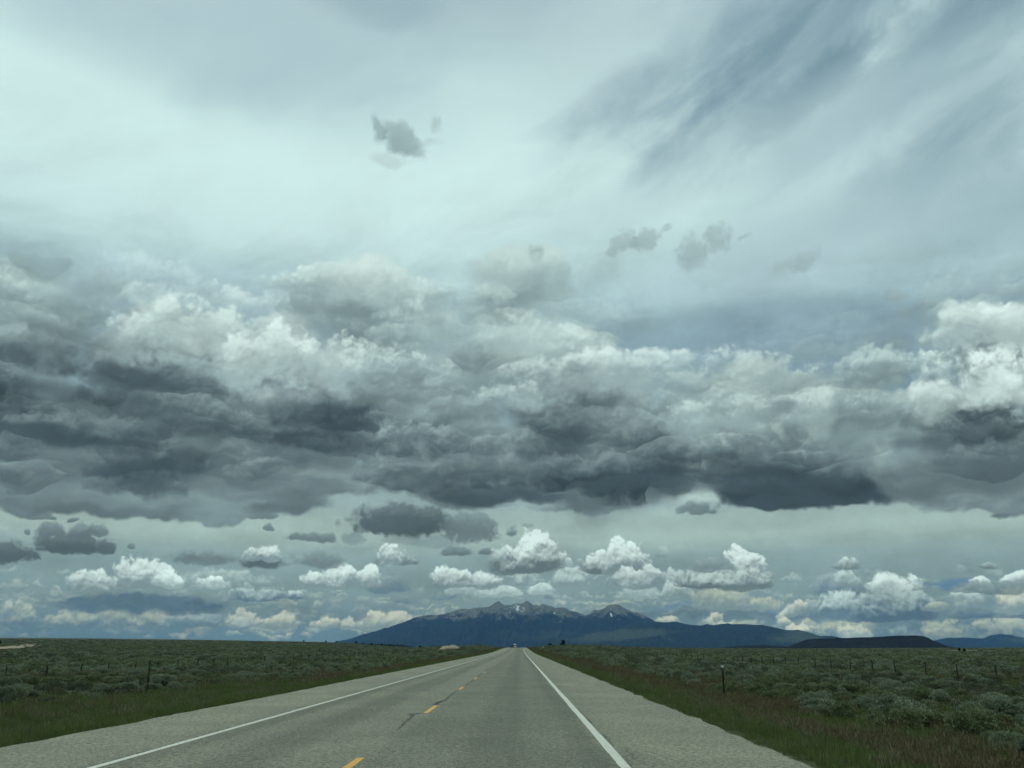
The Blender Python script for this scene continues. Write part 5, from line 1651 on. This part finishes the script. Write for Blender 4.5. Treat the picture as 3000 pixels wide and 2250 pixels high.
def loft(sections):
    """skin over cross-sections (each: y, list of x,z points for a closed ring)"""
    V, Fc = [], []
    n_ = len(sections[0][1])
    for y, ring in sections:
        V += [(x, y, z) for x, z in ring]
    for j in range(len(sections) - 1):
        for i in range(n_):
            a = j * n_ + i; b = j * n_ + (i + 1) % n_
            Fc.append((a, b, b + n_, a + n_))
    Fc.append(tuple(range(n_ - 1, -1, -1))); Fc.append(tuple(range((len(sections) - 1) * n_, len(sections) * n_)))
    return V, Fc
def ring(w, z0, z1, r_=0.12, tw=1.0):
    """rounded box section, tw narrows the top"""
    return [(-w + r_, z0), (w - r_, z0), (w, z0 + r_), (w, (z0 + z1) / 2), (w * tw, z1 - r_), (w * tw - r_, z1), (-w * tw + r_, z1), (-w * tw, z1 - r_), (-w, (z0 + z1) / 2), (-w, z0 + r_)]
def wheel(root, x, y, r_, wd):
    n_ = 20
    def cyl(rad, xa, xb):
        V = [(xx, y + math.cos(2 * math.pi * i / n_) * rad, r_ + math.sin(2 * math.pi * i / n_) * rad) for xx in (xa, xb) for i in range(n_)]
        Fc = [(i, (i + 1) % n_, n_ + (i + 1) % n_, n_ + i) for i in range(n_)] + [tuple(range(n_)), tuple(range(2 * n_ - 1, n_ - 1, -1))]
        return V, Fc
    s = 1 if x > 0 else -1
    V, Fc = cyl(r_, x - wd / 2, x + wd / 2)
    t_ = link_mesh('wheel', V, Fc, m_tyre, root)
    V, Fc = cyl(r_ * 0.62, x + s * wd / 2, x + s * (wd / 2 + 0.015))
    link_mesh('rim', V, Fc, m_rim, t_)
def quad(root, name, pts_, mat):
    """a thin slab on four corners"""
    a, b, c, d_ = [Vector(q) for q in pts_]
    nrm = (b - a).cross(d_ - a).normalized() * 0.02
    V = [tuple(v + nrm) for v in (a, b, c, d_)] + [tuple(v - nrm) for v in (a, b, c, d_)]
    link_mesh(name, V, [(0, 1, 2, 3), (7, 6, 5, 4), (0, 4, 5, 1), (1, 5, 6, 2), (2, 6, 7, 3), (3, 7, 4, 0)], mat, root)
def vehicle(name, x, y, paintm, label, cat, high):
    """front faces -Y (towards the camera)"""
    root = bpy.data.objects.new(name, None)
    col.objects.link(root)
    root.location = (x, y, float(road_z(y)) + 0.002)
    if not high:      # saloon car
        w = 0.90
        V, Fc = loft([(-2.25, ring(0.78, 0.32, 0.62, 0.08)), (-2.10, ring(w, 0.24, 0.78, 0.12)), (-1.0, ring(w, 0.22, 0.92, 0.12)), (1.5, ring(w, 0.22, 0.95, 0.12)), (2.2, ring(w, 0.26, 0.92, 0.12)), (2.35, ring(0.8, 0.36, 0.82, 0.1))])
        body_ = link_mesh('body', V, Fc, paintm, root)
        V, Fc = loft([(-1.05, ring(0.80, 0.88, 0.96, 0.03)), (-0.35, ring(0.78, 0.88, 1.40, 0.10, 0.80)), (0.75, ring(0.78, 0.88, 1.43, 0.10, 0.80)), (1.75, ring(0.78, 0.88, 0.98, 0.03))])
        link_mesh('cabin', V, Fc, paintm, root)
        quad(root, 'windscreen', [(-0.70, -0.98, 0.99), (0.70, -0.98, 0.99), (0.58, -0.40, 1.37), (-0.58, -0.40, 1.37)], m_glass)
        for s in (-1, 1):
            quad(root, 'side_window', [(s * 0.785, -0.55, 1.0), (s * 0.785, 1.1, 1.0), (s * 0.665, 0.75, 1.35), (s * 0.665, -0.25, 1.35)], m_glass)
        fz, zl, fy, wy, wr = 0.45, 0.62, -2.27, (-1.35, 1.4), 0.33
        quad(root, 'grille', [(-0.4, fy, 0.42), (0.4, fy, 0.42), (0.4, fy, 0.58), (-0.4, fy, 0.58)], m_trim)
    else:             # tall white van with a raised roof
        w = 1.05
        V, Fc = loft([(-3.0, ring(0.88, 0.45, 0.95, 0.1)), (-2.85, ring(w, 0.38, 1.22, 0.14)), (-2.1, ring(w, 0.36, 1.42, 0.14)), (-1.35, ring(w, 0.36, 2.55, 0.2, 0.9)), (-0.9, ring(w, 0.36, 2.95, 0.22, 0.9)), (2.9, ring(w, 0.36, 3.0, 0.22, 0.92)), (3.0, ring(1.0, 0.45, 2.9, 0.22, 0.92))])
        body_ = link_mesh('body', V, Fc, paintm, root)
        quad(root, 'windscreen', [(-0.92, -2.14, 1.46), (0.92, -2.14, 1.46), (0.86, -1.46, 2.35), (-0.86, -1.46, 2.35)], m_glass)
        for s in (-1, 1):
            quad(root, 'side_window', [(s * 1.045, -1.7, 1.5), (s * 1.045, -0.6, 1.5), (s * 1.01, -0.6, 2.2), (s * 1.02, -1.3, 2.2)], m_glass)
            quad(root, 'side_mirror', [(s * 1.12, -1.75, 1.5), (s * 1.32, -1.72, 1.5), (s * 1.32, -1.72, 1.85), (s * 1.12, -1.75, 1.85)], m_trim)
        fy, zl, wy, wr = -3.02, 0.98, (-2.0, 1.9), 0.38
        quad(root, 'grille', [(-0.55, fy, 0.68), (0.55, fy, 0.68), (0.55, fy, 0.92), (-0.55, fy, 0.92)], m_trim)
    quad(root, 'bumper', [(-0.75, fy - 0.03, 0.34), (0.75, fy - 0.03, 0.34), (0.75, fy - 0.03, 0.44), (-0.75, fy - 0.03, 0.44)], m_trim)
    for s in (-1, 1):
        quad(root, 'headlight', [(s * 0.45, fy, zl - 0.07), (s * 0.72, fy + 0.02, zl - 0.07), (s * 0.72, fy + 0.02, zl + 0.07), (s * 0.45, fy, zl + 0.07)], m_lamp)
        for yy in wy:
            wheel(root, s * (w - 0.08), yy, wr, 0.22)
    tag(root, label, cat)
    return root
vehicle('car', -4.35, 548.0, m_cdark, 'dark car coming down the oncoming lane from the road crest', 'car', False)
vehicle('van', -3.9, 735.0, m_cwhite, 'white high-roofed van behind the dark car at the road crest', 'van', True)
